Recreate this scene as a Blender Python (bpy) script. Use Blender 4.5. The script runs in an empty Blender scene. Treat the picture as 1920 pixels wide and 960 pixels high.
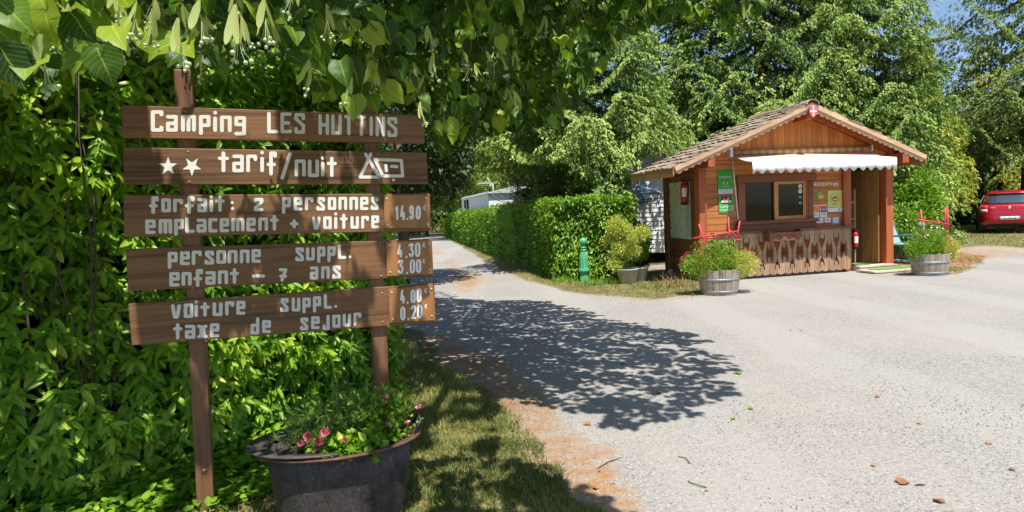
import bpy, bmesh, math, random
import numpy as np
from mathutils import Vector, Matrix
random.seed(7); RS = np.random.RandomState(11)
SC = bpy.context.scene
COL = SC.collection

# ------------------------------------------------------------------ camera
F = 1150.0; PITCH = math.atan(76 / F); ROLL = 0.044
CAM = np.array([0, 0, 1.5])
_fw = np.array([0, math.cos(PITCH), -math.sin(PITCH)]); _u0 = np.array([0, math.sin(PITCH), math.cos(PITCH)]); _r0 = np.array([1, 0, 0.])
_rt = math.cos(ROLL) * _r0 - math.sin(ROLL) * _u0; _up = math.sin(ROLL) * _r0 + math.cos(ROLL) * _u0
cd = bpy.data.cameras.new('camera'); cam = bpy.data.objects.new('camera', cd); COL.objects.link(cam)
cd.sensor_width = 36; cd.lens = F / 1920 * 36; cd.clip_end = 3000; cd.clip_start = 0.05
cam.matrix_world = Matrix(((_rt[0], _up[0], -_fw[0], 0), (_rt[1], _up[1], -_fw[1], 0), (_rt[2], _up[2], -_fw[2], 1.5), (0, 0, 0, 1)))
SC.camera = cam
# ------------------------------------------------------------------ light
SUN_EL = math.radians(66.3); _sh = np.array([0.26, -0.966]); _sh = _sh / np.linalg.norm(_sh)
SUNV = np.array([_sh[0] * math.cos(SUN_EL), _sh[1] * math.cos(SUN_EL), math.sin(SUN_EL)])
w = bpy.data.worlds.new('World'); SC.world = w; w.use_nodes = True
nt = w.node_tree; sky = nt.nodes.new('ShaderNodeTexSky'); sky.sky_type = 'NISHITA'; sky.sun_disc = False; sky.ozone_density = 3.5
sky.sun_elevation = SUN_EL; sky.sun_rotation = math.atan2(SUNV[0], SUNV[1])
bg = nt.nodes['Background']; bg.inputs[1].default_value = 0.10; nt.links.new(sky.outputs[0], bg.inputs[0])
sl = bpy.data.lights.new('sun', 'SUN'); sl.energy = 4.6; sl.angle = math.radians(.5); sl.color = (1, .95, .87)
so = bpy.data.objects.new('sun', sl); COL.objects.link(so); so.location = (3, -5, 12)
so.rotation_euler = Vector(-SUNV).to_track_quat('-Z', 'Y').to_euler()
SC.view_settings.view_transform = 'Standard'; SC.view_settings.look = 'None'
SC.view_settings.exposure = 0.74; SC.view_settings.gamma = 1
SC.render.resolution_x = 1024; SC.render.resolution_y = 512

# ------------------------------------------------------------------ survey helpers
def ray(x, y): return _fw + _rt * (x - 960) / F - _up * (y - 480) / F
def gr(x, y, z=0.0):
    d = ray(x, y); return CAM + d * ((z - 1.5) / d[2])
def at(x, y, Y):
    d = ray(x, y); return CAM + d * Y / d[1]
def proj(p):
    v = np.asarray(p) - CAM; k = v @ _fw
    return np.stack([960 + F * (v @ _rt) / k, 480 - F * (v @ _up) / k, k], -1)
class Frame:
    def __init__(s, o, a):
        s.o = np.array([o[0], o[1], 0.0]); s.a = a
        s.d = np.array([math.cos(a), math.sin(a), 0]); s.b = np.array([-math.sin(a), math.cos(a), 0])
    def loc(s, x, y, yy=0.0):
        p0 = s.o + s.b * yy; d = ray(x, y); q = CAM + d * (((p0 - CAM) @ s.b) / (d @ s.b)) - s.o
        return (q @ s.d, yy, q[2])
    def w(s, u, y, z): return s.o + s.d * u + s.b * y + np.array([0, 0, z])
    def M(s): return Matrix.Translation(Vector(s.o)) @ Matrix.Rotation(s.a, 4, 'Z')
def gz(x, y):
    sm = lambda t: np.clip(t, 0, 1) ** 2 * (3 - 2 * np.clip(t, 0, 1))
    return 0.14 * sm((y - 14) / 8.) * sm((x - 8) / 8.)

# ------------------------------------------------------------------ materials
MATS = {}
def newmat(n):
    m = bpy.data.materials.new(n); m.use_nodes = True; MATS[n] = m
    return m, m.node_tree, m.node_tree.nodes['Principled BSDF']
def N(t, ty, **k):
    n = t.nodes.new(ty)
    for a, b in k.items():
        if a.startswith('i_'): n.inputs[int(a[2:])].default_value = b
        else: setattr(n, a, b)
    return n
def ramp(t, src, stops):
    r = N(t, 'ShaderNodeValToRGB'); e = r.color_ramp.elements
    while len(e) < len(stops): e.new(.5)
    for i, (p, c) in enumerate(stops): e[i].position = p; e[i].color = (*c, 1) if len(c) == 3 else c
    t.links.new(src, r.inputs[0]); return r
def noise(t, vec, scale, detail=4, rough=.6, dist=0):
    n = N(t, 'ShaderNodeTexNoise'); n.inputs['Scale'].default_value = scale; n.inputs['Detail'].default_value = detail
    n.inputs['Roughness'].default_value = rough; n.inputs['Distortion'].default_value = dist
    if vec is not None: t.links.new(vec, n.inputs['Vector'])
    return n
def mixc(t, fac, a, b, mode='MIX'):
    m = N(t, 'ShaderNodeMix'); m.data_type = 'RGBA'; m.blend_type = mode
    for s, v in ((0, fac), (6, a), (7, b)):
        if hasattr(v, 'links') or isinstance(v, bpy.types.NodeSocket): t.links.new(v, m.inputs[s])
        else: m.inputs[s].default_value = v if s == 0 else (*v, 1)
    return m.outputs[2]
def math_(t, op, a, b=0.0):
    m = N(t, 'ShaderNodeMath'); m.operation = op
    for s, v in ((0, a), (1, b)):
        if isinstance(v, bpy.types.NodeSocket): t.links.new(v, m.inputs[s])
        else: m.inputs[s].default_value = v
    return m.outputs[0]
def bump(t, bs, h, strength=.3, dist=.01):
    b = N(t, 'ShaderNodeBump'); b.inputs['Strength'].default_value = strength; b.inputs['Distance'].default_value = dist
    t.links.new(h, b.inputs['Height']); t.links.new(b.outputs[0], bs.inputs['Normal'])
def plain(n, c, rough=.6, metal=0, var=.12, scale=6, bmp=.15, coat=0):
    m, t, b = newmat(n); tc = N(t, 'ShaderNodeTexCoord'); nz = noise(t, tc.outputs['Object'], scale, 6, .65)
    r = ramp(t, nz.outputs[0], [(.3, tuple(x * (1 - var) for x in c)), (.7, tuple(min(1, x * (1 + var)) for x in c))])
    t.links.new(r.outputs[0], b.inputs['Base Color']); b.inputs['Roughness'].default_value = rough; b.inputs['Metallic'].default_value = metal
    if coat: b.inputs['Coat Weight'].default_value = coat
    if bmp: bump(t, b, noise(t, tc.outputs['Object'], scale * 12, 4).outputs[0], bmp, .003)
    return m
def wood(n, dark, light, axis='X', fine=60., rough=.65, vary=.35, weather=None, bmp=.35, stretch=.05):
    m, t, b = newmat(n); tc = N(t, 'ShaderNodeTexCoord'); oi = N(t, 'ShaderNodeObjectInfo')
    off = N(t, 'ShaderNodeVectorMath', operation='SCALE'); cmb = N(t, 'ShaderNodeCombineXYZ')
    for i in range(3): t.links.new(oi.outputs['Random'], cmb.inputs[i])
    t.links.new(cmb.outputs[0], off.inputs[0]); off.inputs['Scale'].default_value = 37.
    add = N(t, 'ShaderNodeVectorMath', operation='ADD'); t.links.new(tc.outputs['Object'], add.inputs[0]); t.links.new(off.outputs[0], add.inputs[1])
    mp = N(t, 'ShaderNodeMapping'); t.links.new(add.outputs[0], mp.inputs[0])
    s = [1, 1, 1]; s['XYZ'.index(axis)] = stretch; mp.inputs['Scale'].default_value = s
    g = noise(t, mp.outputs[0], fine, 8, .7, .4); g2 = noise(t, mp.outputs[0], fine / 7, 5, .6, 1.2)
    k = noise(t, add.outputs[0], 2.3, 3, .5)
    f = math_(t, 'ADD', math_(t, 'MULTIPLY', g.outputs[0], .6), math_(t, 'MULTIPLY', g2.outputs[0], .4))
    c = ramp(t, f, [(.36, dark), (.5, tuple((a + 2 * b_) / 3 for a, b_ in zip(dark, light))), (.64, light)]).outputs[0]
    v = N(t, 'ShaderNodeHueSaturation'); t.links.new(c, v.inputs['Color'])
    vv = math_(t, 'ADD', math_(t, 'MULTIPLY', math_(t, 'SUBTRACT', oi.outputs['Random'], .5), vary), math_(t, 'ADD', .78, math_(t, 'MULTIPLY', k.outputs[0], .44)))
    t.links.new(vv, v.inputs['Value']); c = v.outputs[0]
    if weather:
        wz = noise(t, add.outputs[0], 3.5, 6, .7); wf = ramp(t, wz.outputs[0], [(.45, (0, 0, 0)), (.62, (1, 1, 1))])
        c = mixc(t, wf.outputs[0], c, weather)
    t.links.new(c, b.inputs['Base Color']); b.inputs['Roughness'].default_value = rough
    bump(t, b, g.outputs[0], bmp, .003); return m
def leafmat(n, cols, trans=.3, rough=.38, veins=False, spec=.5, tcol=(1.25, 1.35, .5)):
    m, t, b = newmat(n); at_ = N(t, 'ShaderNodeAttribute', attribute_name='rnd')
    c = ramp(t, at_.outputs['Fac'], [(i / (len(cols) - 1), x) for i, x in enumerate(cols)]).outputs[0]
    if veins:
        uv = N(t, 'ShaderNodeAttribute', attribute_name='luv'); sp = N(t, 'ShaderNodeSeparateXYZ'); t.links.new(uv.outputs['Vector'], sp.inputs[0])
        ax = math_(t, 'ABSOLUTE', sp.outputs[0])
        mid = math_(t, 'LESS_THAN', ax, .05)
        fr = math_(t, 'FRACT', math_(t, 'MULTIPLY', math_(t, 'SUBTRACT', sp.outputs[1], math_(t, 'MULTIPLY', ax, .3)), 8.))
        sd = math_(t, 'MULTIPLY', math_(t, 'LESS_THAN', fr, .14), .45)
        vf = math_(t, 'MAXIMUM', mid, sd)
        c = mixc(t, math_(t, 'MULTIPLY', vf, .3), c, tuple(min(1, x * 2.2 + .03) for x in cols[-1]))
    t.links.new(c, b.inputs['Base Color']); b.inputs['Roughness'].default_value = rough; b.inputs['Specular IOR Level'].default_value = spec
    tr = N(t, 'ShaderNodeBsdfTranslucent'); tcn = mixc(t, 1.0, c, tcol, 'MULTIPLY')
    t.links.new(tcn, tr.inputs[0]); mx = N(t, 'ShaderNodeMixShader'); mx.inputs[0].default_value = trans
    t.links.new(b.outputs[0], mx.inputs[1]); t.links.new(tr.outputs[0], mx.inputs[2])
    t.links.new(mx.outputs[0], t.nodes['Material Output'].inputs[0]); return m

M_sign = wood('sign_wood', (.045, .020, .008), (.25, .122, .050), 'X', 46, .6, .15, bmp=.6, stretch=.03)
M_post = wood('sign_post_wood', (.055, .025, .012), (.235, .112, .055), 'Z', 60, .5, .1, bmp=.5, stretch=.04)
M_plate = wood('plate_wood', (.22, .09, .028), (.40, .19, .07), 'Z', 55, .35, .12, bmp=.15, stretch=.06)
m, t, b = newmat('letter_paint'); tc = N(t, 'ShaderNodeTexCoord'); n1 = noise(t, tc.outputs['Object'], 85, 6, .75); n2 = noise(t, tc.outputs['Object'], 9, 4, .6)
c = ramp(t, n1.outputs[0], [(.30, (.40, .33, .26)), (.37, (.70, .69, .64)), (.62, (.76, .75, .71)), (.72, (.60, .58, .53))]).outputs[0]; c = mixc(t, math_(t, 'MULTIPLY', n2.outputs[0], .25), c, (.55, .53, .47)); t.links.new(c, b.inputs['Base Color']); b.inputs['Roughness'].default_value = .6; M_paint = m
M_paintw = plain('digit_vinyl', (.84, .85, .86), .4, var=.02)
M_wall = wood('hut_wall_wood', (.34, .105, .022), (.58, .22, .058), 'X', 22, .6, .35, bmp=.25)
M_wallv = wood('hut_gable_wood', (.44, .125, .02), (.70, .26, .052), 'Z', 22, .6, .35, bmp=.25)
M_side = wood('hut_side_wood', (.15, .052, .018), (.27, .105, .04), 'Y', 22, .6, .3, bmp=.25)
M_hpost = wood('hut_post_wood', (.24, .052, .016), (.46, .125, .038), 'Z', 22, .55, .2, bmp=.25)
M_frame = wood('hut_frame_wood', (.13, .042, .018), (.26, .092, .04), 'X', 22, .6, .2, bmp=.3)
M_sash = wood('sash_wood', (.40, .16, .04), (.62, .29, .09), 'Z', 22, .5, .2, bmp=.2)
M_door = wood('door_wood', (.24, .11, .032), (.46, .24, .085), 'Z', 22, .5, .3, bmp=.25)
M_fence = wood('balustrade_wood', (.17, .092, .046), (.46, .295, .175), 'Z', 24, .75, .35, bmp=.35)
M_rake = wood('bargeboard_wood', (.40, .21, .10), (.70, .47, .29), 'X', 20, .65, .2, weather=(.50, .34, .22), bmp=.25)
M_fascia = wood('eave_wood', (.28, .13, .04), (.52, .29, .12), 'Y', 20, .6, .2, bmp=.2)
M_shing = wood('shingle_wood', (.15, .115, .085), (.42, .335, .25), 'X', 24, .8, .75, weather=(.21, .15, .095), bmp=.4)
M_barrel = wood('barrel_oak', (.15, .115, .085), (.42, .34, .27), 'Z', 30, .8, .4, weather=(.34, .29, .25), bmp=.4)
M_deck = wood('deck_wood', (.40, .32, .22), (.64, .54, .40), 'X', 20, .8, .2)
M_hoop = plain('galvanised_steel', (.33, .36, .38), .5, .6, .25, 12)
M_green = plain('green_enamel', (.075, .36, .17), .38, var=.18, scale=9)
M_teal = plain('teal_metal', (.05, .19, .15), .4, var=.1)
M_mesh = plain('grey_sling', (.28, .40, .38), .7, var=.06)
M_red = plain('red_stick_paint', (.62, .045, .06), .5, var=.15, scale=20)
M_extr = plain('extinguisher_red', (.45, .02, .018), .3, var=.08)
M_black = plain('black_rubber', (.015, .015, .016), .5)
M_yel = plain('yellow_label', (.75, .48, .04), .5)
M_white = plain('white_paint', (.78, .78, .76), .5, var=.04)
M_steel = plain('screw_steel', (.55, .54, .50), .35, .8)
M_brass = plain('brass_screw', (.42, .30, .12), .35, .9)
M_soil = plain('soil', (.035, .024, .016), .95, var=.5, scale=60, bmp=.9)
M_bark = plain('bark', (.10, .075, .05), .9, var=.4, scale=12, bmp=.8)
M_barkd = plain('dark_bark', (.05, .038, .028), .9, var=.4, scale=12, bmp=.8)
M_fabric = plain('awning_canvas', (.80, .80, .78), .8, var=.03, scale=3)
M_fabu = plain('awning_top_canvas', (.52, .42, .36), .8, var=.1, scale=3)
M_signg = plain('green_sign_panel', (.035, .34, .035), .4, var=.08)
M_silver = plain('silver_strip', (.5, .5, .55), .4, .3)
M_lime = plain('poster_lime', (.62, .66, .16), .5, var=.04)
M_pink = plain('shield_red', (.62, .13, .17), .5, var=.1)
M_orange = plain('sticker_orange', (.72, .22, .07), .5)
M_tealst = plain('sticker_teal', (.04, .22, .25), .5)
M_redst = plain('sticker_red', (.66, .06, .05), .5)
M_blue = plain('sticker_blue', (.08, .35, .62), .5)
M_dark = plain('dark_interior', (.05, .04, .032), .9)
M_shelf = plain('shelf_board', (.46, .28, .13), .6)
M_card = plain('cardboard', (.38, .25, .14), .8)
M_mat_ = plain('green_doormat', (.11, .27, .06), .95, var=.3, scale=80, bmp=.9)
M_potg = plain('grey_zinc_pot', (.43, .45, .46), .6, .1, .2, 7)
M_side_w = plain('white_siding', (.72, .74, .76), .6, var=.03)
M_stone = plain('garden_stone', (.40, .36, .31), .9, var=.3, scale=14, bmp=.7)
M_par = plain('parasol_cloth', (.22, .25, .34), .8, var=.05)
M_tyre = plain('tyre_rubber', (.018, .018, .019), .85)
M_crp = plain('car_red_paint', (.42, .008, .02), .22, .25, .05, 2, 0, coat=1)
M_tail = plain('tail_light_red', (.62, .03, .05), .15, var=.05, bmp=0, coat=1)
M_lens = plain('clear_lens', (.72, .72, .74), .12, var=.03, bmp=0, coat=1)
M_core = leafmat('hedge_shade_core', [(.008, .013, .005), (.014, .02, .008)], 0, .9, spec=.1)  # near-black: shade of the hedge's depth put into the colour
# glass
def glass(n, tint, refl=.9):
    m, t, b = newmat(n); fr = N(t, 'ShaderNodeFresnel'); fr.inputs[0].default_value = 1.5
    tr = N(t, 'ShaderNodeBsdfTransparent'); tr.inputs[0].default_value = (*tint, 1); gl = N(t, 'ShaderNodeBsdfGlossy'); gl.inputs['Roughness'].default_value = .02
    mx = N(t, 'ShaderNodeMixShader'); t.links.new(fr.outputs[0], mx.inputs[0]); t.links.new(tr.outputs[0], mx.inputs[1]); t.links.new(gl.outputs[0], mx.inputs[2])
    t.links.new(mx.outputs[0], t.nodes['Material Output'].inputs[0]); return m
M_glass = glass('window_glass', (.30, .31, .28))
m, t, b = newmat('car_glass'); b.inputs['Base Color'].default_value = (.03, .05, .07, 1); b.inputs['Roughness'].default_value = .05; b.inputs['Coat Weight'].default_value = 1; b.inputs['Specular IOR Level'].default_value = 1; MATS['car_glass'] = m; M_cglass = m
# cast iron tub
m, t, b = newmat('tub_iron'); tc = N(t, 'ShaderNodeTexCoord')
n1 = noise(t, tc.outputs['Object'], 9, 8, .75); n2 = noise(t, tc.outputs['Object'], 70, 5, .7)
c = ramp(t, n1.outputs[0], [(.35, (.03, .027, .03)), (.5, (.062, .056, .058)), (.68, (.10, .088, .085))]).outputs[0]
sp_ = ramp(t, n2.outputs[0], [(.56, (0, 0, 0)), (.66, (1, 1, 1))]).outputs[0]; c = mixc(t, math_(t, 'MULTIPLY', sp_, n1.outputs[0]), c, (.24, .18, .145))
sp2 = ramp(t, n2.outputs[0], [(.34, (1, 1, 1)), (.42, (0, 0, 0))]).outputs[0]; c = mixc(t, math_(t, 'MULTIPLY', sp2, .8), c, (.012, .010, .012))
t.links.new(c, b.inputs['Base Color']); b.inputs['Roughness'].default_value = .62; b.inputs['Metallic'].default_value = .25; bump(t, b, n2.outputs[0], .5, .004); M_tub = m
M_rust = plain('rusty_rim', (.13, .065, .042), .75, .2, .5, 25, .5)
# striped roller
m, t, b = newmat('roller_stripes'); tc = N(t, 'ShaderNodeTexCoord'); sx = N(t, 'ShaderNodeSeparateXYZ'); t.links.new(tc.outputs['Object'], sx.inputs[0])
fr = math_(t, 'FRACT', math_(t, 'MULTIPLY', sx.outputs[0], 5.3)); c = mixc(t, math_(t, 'GREATER_THAN', fr, .5), (.33, .27, .24), (.78, .37, .05)); t.links.new(c, b.inputs['Base Color']); b.inputs['Roughness'].default_value = .8; M_roll = m
# map poster
m, t, b = newmat('map_print'); tc = N(t, 'ShaderNodeTexCoord'); v = N(t, 'ShaderNodeTexVoronoi', feature='DISTANCE_TO_EDGE'); v.inputs['Scale'].default_value = 16; t.links.new(tc.outputs['Object'], v.inputs['Vector'])
nz = noise(t, tc.outputs['Object'], 9, 4); c = mixc(t, math_(t, 'LESS_THAN', v.outputs[0], .035), (.68, .72, .60), (.36, .40, .34))
c = mixc(t, ramp(t, nz.outputs[0], [(.6, (0, 0, 0)), (.64, (1, 1, 1))]).outputs[0], c, (.27, .36, .28)); t.links.new(c, b.inputs['Base Color']); b.inputs['Roughness'].default_value = .35; M_map = m

# ground
def groundmat():
    m, t, b = newmat('ground_surface'); geo = N(t, 'ShaderNodeNewGeometry'); P_ = geo.outputs['Position']
    ag = N(t, 'ShaderNodeAttribute', attribute_name='grass'); ad = N(t, 'ShaderNodeAttribute', attribute_name='dry')
    v = N(t, 'ShaderNodeTexVoronoi'); v.inputs['Scale'].default_value = 95; t.links.new(P_, v.inputs['Vector'])
    v2 = N(t, 'ShaderNodeTexVoronoi', feature='DISTANCE_TO_EDGE'); v2.inputs['Scale'].default_value = 95; t.links.new(P_, v2.inputs['Vector'])
    big = noise(t, P_, .7, 5, .6); mid = noise(t, P_, 6, 6, .7); fine = noise(t, P_, 40, 4, .7)
    sv = N(t, 'ShaderNodeSeparateColor'); t.links.new(v.outputs['Color'], sv.inputs[0])
    st = ramp(t, sv.outputs[0], [(.0, (.12, .115, .11)), (.10, (.27, .258, .24)), (.6, (.318, .303, .28)), (1, (.42, .405, .38))]).outputs[0]
    gap = ramp(t, v2.outputs[0], [(.02, (.45, .45, .45)), (.12, (1, 1, 1))]).outputs[0]; st = mixc(t, .55, st, mixc(t, 1., st, gap, 'MULTIPLY'))
    st = mixc(t, math_(t, 'MULTIPLY', ramp(t, big.outputs[0], [(.4, (0, 0, 0)), (.7, (1, 1, 1))]).outputs[0], .5), st, (.35, .33, .295))
    st = mixc(t, math_(t, 'MULTIPLY', ramp(t, mid.outputs[0], [(.55, (0, 0, 0)), (.75, (1, 1, 1))]).outputs[0], .3), st, (.27, .252, .225))
    dry = ramp(t, fine.outputs[0], [(.3, (.12, .052, .018)), (.5, (.31, .155, .055)), (.7, (.48, .28, .12))]).outputs[0]
    df = math_(t, 'ADD', ad.outputs['Fac'], math_(t, 'MULTIPLY', math_(t, 'SUBTRACT', math_(t, 'ADD', math_(t, 'MULTIPLY', mid.outputs[0], .5), math_(t, 'MULTIPLY', fine.outputs[0], .5)), .5), 2.2))
    dfr = ramp(t, df, [(.38, (0, 0, 0)), (.72, (1, 1, 1))]).outputs[0]
    wv = N(t, 'ShaderNodeTexWave'); wv.inputs['Scale'].default_value = .16; wv.inputs['Distortion'].default_value = 5; wv.inputs['Detail'].default_value = 3; wv.inputs['Detail Scale'].default_value = .6; t.links.new(P_, wv.inputs['Vector'])
    trk = ramp(t, wv.outputs['Fac'], [(.55, (0, 0, 0)), (.8, (1, 1, 1))]).outputs[0]; st = mixc(t, math_(t, 'MULTIPLY', trk, .35), st, (.36, .345, .32))
    c = mixc(t, math_(t, 'MULTIPLY', dfr, .88), st, dry)
    soil = ramp(t, math_(t, 'ADD', math_(t, 'MULTIPLY', fine.outputs[0], .5), math_(t, 'MULTIPLY', mid.outputs[0], .5)), [(.38, (.05, .062, .02)), (.5, (.14, .13, .05)), (.62, (.36, .27, .13))]).outputs[0]
    gf = ramp(t, math_(t, 'ADD', ag.outputs['Fac'], math_(t, 'MULTIPLY', math_(t, 'SUBTRACT', fine.outputs[0], .5), 1.2)), [(.35, (0, 0, 0)), (.6, (1, 1, 1))]).outputs[0]
    c = mixc(t, gf, c, soil); t.links.new(c, b.inputs['Base Color']); b.inputs['Roughness'].default_value = .9; b.inputs['Specular IOR Level'].default_value = .2
    h = math_(t, 'ADD', math_(t, 'MULTIPLY', ramp(t, v2.outputs[0], [(0, (0, 0, 0)), (.3, (1, 1, 1))]).outputs[0], .6), math_(t, 'MULTIPLY', sv.outputs[0], .6))
    bump(t, b, h, .45, .006); return m
M_ground = groundmat()

M_laurel = leafmat('laurel_leaf', [(.055, .14, .014), (.115, .265, .02), (.19, .385, .026), (.32, .52, .04), (.52, .60, .08)], .45, .36, True, .4)
M_laurell = leafmat('clipped_laurel_leaf', [(.07, .16, .012), (.15, .30, .018), (.27, .45, .028), (.42, .58, .06)], .35, .4)
M_linden = leafmat('linden_leaf', [(.022, .062, .010), (.045, .115, .014), (.12, .23, .022), (.36, .46, .05)], .45, .45, True, .3)
M_bract = leafmat('linden_bract', [(.50, .58, .20), (.66, .70, .32)], .5, .5)
M_fruit = plain('linden_fruit', (.40, .50, .24), .6)
M_spr = [leafmat('spruce_needles', [(.035, .08, .024), (.095, .17, .042), (.21, .31, .075), (.42, .52, .15)], .26, .6, spec=.2),
         leafmat('yellow_spruce_needles', [(.12, .15, .02), (.24, .29, .04), (.38, .42, .07), (.52, .52, .11)], .3, .6, spec=.2),
         leafmat('dark_spruce_needles', [(.025, .055, .016), (.06, .11, .028), (.13, .20, .045), (.30, .38, .09)], .2, .6, spec=.2)]
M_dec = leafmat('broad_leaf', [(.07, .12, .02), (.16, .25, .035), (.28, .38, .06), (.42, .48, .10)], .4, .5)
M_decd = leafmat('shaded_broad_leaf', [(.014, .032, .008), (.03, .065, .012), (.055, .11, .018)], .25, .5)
M_lime_l = leafmat('yellow_green_leaf', [(.30, .34, .05), (.48, .52, .10), (.66, .66, .17)], .3, .5)
M_herb = leafmat('herb_leaf', [(.10, .18, .035), (.17, .28, .055), (.26, .38, .08)], .3, .5)
M_snap = leafmat('fresh_leaf', [(.11, .21, .025), (.22, .38, .04), (.36, .50, .07)], .4, .45)
M_grass = leafmat('grass_blade', [(.07, .12, .02), (.16, .21, .04), (.34, .33, .10), (.58, .48, .21)], .25, .55)
M_straw = leafmat('dry_grass_blade', [(.22, .13, .05), (.36, .24, .10), (.50, .36, .17)], .25, .6)
M_rose = leafmat('rose_petal', [(.62, .07, .26), (.85, .22, .44), (.9, .45, .6)], .35, .6)
M_redfl = leafmat('red_flower', [(.45, .015, .06), (.65, .05, .14)], .3, .5)
M_brleaf = leafmat('dead_leaf', [(.20, .08, .035), (.36, .17, .07), (.48, .26, .10)], .2, .7)
M_ivy = leafmat('ivy_leaf', [(.09, .18, .02), (.18, .33, .03), (.34, .48, .05)], .3, .38)

# ------------------------------------------------------------------ object helpers
MW = {}
def root(name, loc, rz=0.0, label=None, cat=None, group=None):
    o = bpy.data.objects.new(name, None); COL.objects.link(o); o.location = loc; o.rotation_euler = (0, 0, rz); o.empty_display_size = .1
    MW[o.name] = Matrix.Translation(Vector(loc)) @ Matrix.Rotation(rz, 4, 'Z'); tag(o, label, cat, group); return o
def tag(o, label=None, cat=None, group=None, kind=None):
    if label: o['label'] = label
    if cat: o['category'] = cat
    if group: o['group'] = group
    if kind: o['kind'] = kind
    return o
def link(name, me, mat=None, parent=None, world=False):
    o = bpy.data.objects.new(name, me); COL.objects.link(o)
    if mat is not None and not me.materials: me.materials.append(mat)
    if parent is not None:
        o.parent = parent
        if world and parent.name in MW: o.matrix_parent_inverse = MW[parent.name].inverted()
    return o
class MB:
    def __init__(s): s.v = []; s.f = []; s.sm = []
    def add(s, vs, fs, smooth=False):
        k = len(s.v); s.v += [tuple(map(float, v)) for v in vs]; s.f += [tuple(i + k for i in f) for f in fs]; s.sm += [smooth] * len(fs); return s
    def box(s, x0, x1, y0, y1, z0, z1, M=None):
        v = [(x, y, z) for z in (z0, z1) for y in (y0, y1) for x in (x0, x1)]
        if M is not None: v = [tuple(M @ Vector(p)) for p in v]
        return s.add(v, [(0, 2, 3, 1), (4, 5, 7, 6), (0, 1, 5, 4), (2, 6, 7, 3), (0, 4, 6, 2), (1, 3, 7, 5)])
    def prism(s, pts, off):      # pts: 3D polygon, off: extrusion vector
        n = len(pts); o = np.array(off); a = [np.array(p) for p in pts]
        return s.add(a + [p + o for p in a], [tuple(range(n))[::-1], tuple(range(n, 2 * n))] + [(i, (i + 1) % n, n + (i + 1) % n, n + i) for i in range(n)])
    def xz(s, poly, y0, y1): return s.prism([(x, y0, z) for x, z in poly], (0, y1 - y0, 0))
    def tube(s, pts, rad, n=8, caps=True, smooth=True):
        pts = [np.array(p, float) for p in pts]; m = len(pts); rad = [rad] * m if np.isscalar(rad) else rad; vs = []
        ref = None
        for i, p in enumerate(pts):
            t = pts[min(i + 1, m - 1)] - pts[max(i - 1, 0)]; t = t / (np.linalg.norm(t) + 1e-9)
            if ref is None: ref = np.array([0, 0, 1.]) if abs(t[2]) < .9 else np.array([1., 0, 0])
            a = np.cross(t, ref); a /= np.linalg.norm(a) + 1e-9; b_ = np.cross(t, a); ref = b_ if False else ref
            for k in range(n): q = 2 * math.pi * k / n; vs.append(p + rad[i] * (a * math.cos(q) + b_ * math.sin(q)))
        fs = [(i * n + k, i * n + (k + 1) % n, (i + 1) * n + (k + 1) % n, (i + 1) * n + k) for i in range(m - 1) for k in range(n)]
        if caps: fs += [tuple(range(n))[::-1], tuple((m - 1) * n + k for k in range(n))]
        return s.add(vs, fs, smooth)
    def lathe(s, prof, c=(0, 0, 0), n=24, sx=1, sy=1, a0=0, a1=2 * math.pi, caps=False, smooth=True):
        full = abs(a1 - a0 - 2 * math.pi) < 1e-6; k = n if full else n + 1; vs = []
        for r, z in prof:
            for i in range(k): q = a0 + (a1 - a0) * i / n; vs.append((c[0] + r * sx * math.cos(q), c[1] + r * sy * math.sin(q), c[2] + z))
        m = len(prof); fs = [(j * k + i, j * k + (i + 1) % k, (j + 1) * k + (i + 1) % k, (j + 1) * k + i) for j in range(m - 1) for i in range(n)]
        if caps: fs += [tuple(range(k))[::-1], tuple((m - 1) * k + i for i in range(k))]
        return s.add(vs, fs, smooth)
    def ball(s, c, r, n=8, m=6, sc=(1, 1, 1)):
        vs = [(c[0] + r * sc[0] * math.sin(math.pi * j / m) * math.cos(2 * math.pi * i / n), c[1] + r * sc[1] * math.sin(math.pi * j / m) * math.sin(2 * math.pi * i / n), c[2] + r * sc[2] * math.cos(math.pi * j / m)) for j in range(m + 1) for i in range(n)]
        return s.add(vs, [(j * n + i, (j + 1) * n + i, (j + 1) * n + (i + 1) % n, j * n + (i + 1) % n) for j in range(m) for i in range(n)], True)
    def mesh(s, name):
        me = bpy.data.meshes.new(name); me.from_pydata(s.v, [], s.f)
        if any(s.sm): me.polygons.foreach_set('use_smooth', s.sm)
        me.validate(); me.update(); return me
    def build(s, name, mat, parent=None, world=False, bevel=0, segs=2):
        o = link(name, s.mesh(name), mat, parent, world)
        if bevel:
            b_ = o.modifiers.new('edge', 'BEVEL'); b_.width = bevel; b_.segments = segs; b_.limit_method = 'ANGLE'; b_.angle_limit = .6
        return o
def smoothed(me):
    me.polygons.foreach_set('use_smooth', [True] * len(me.polygons)); return me
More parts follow.
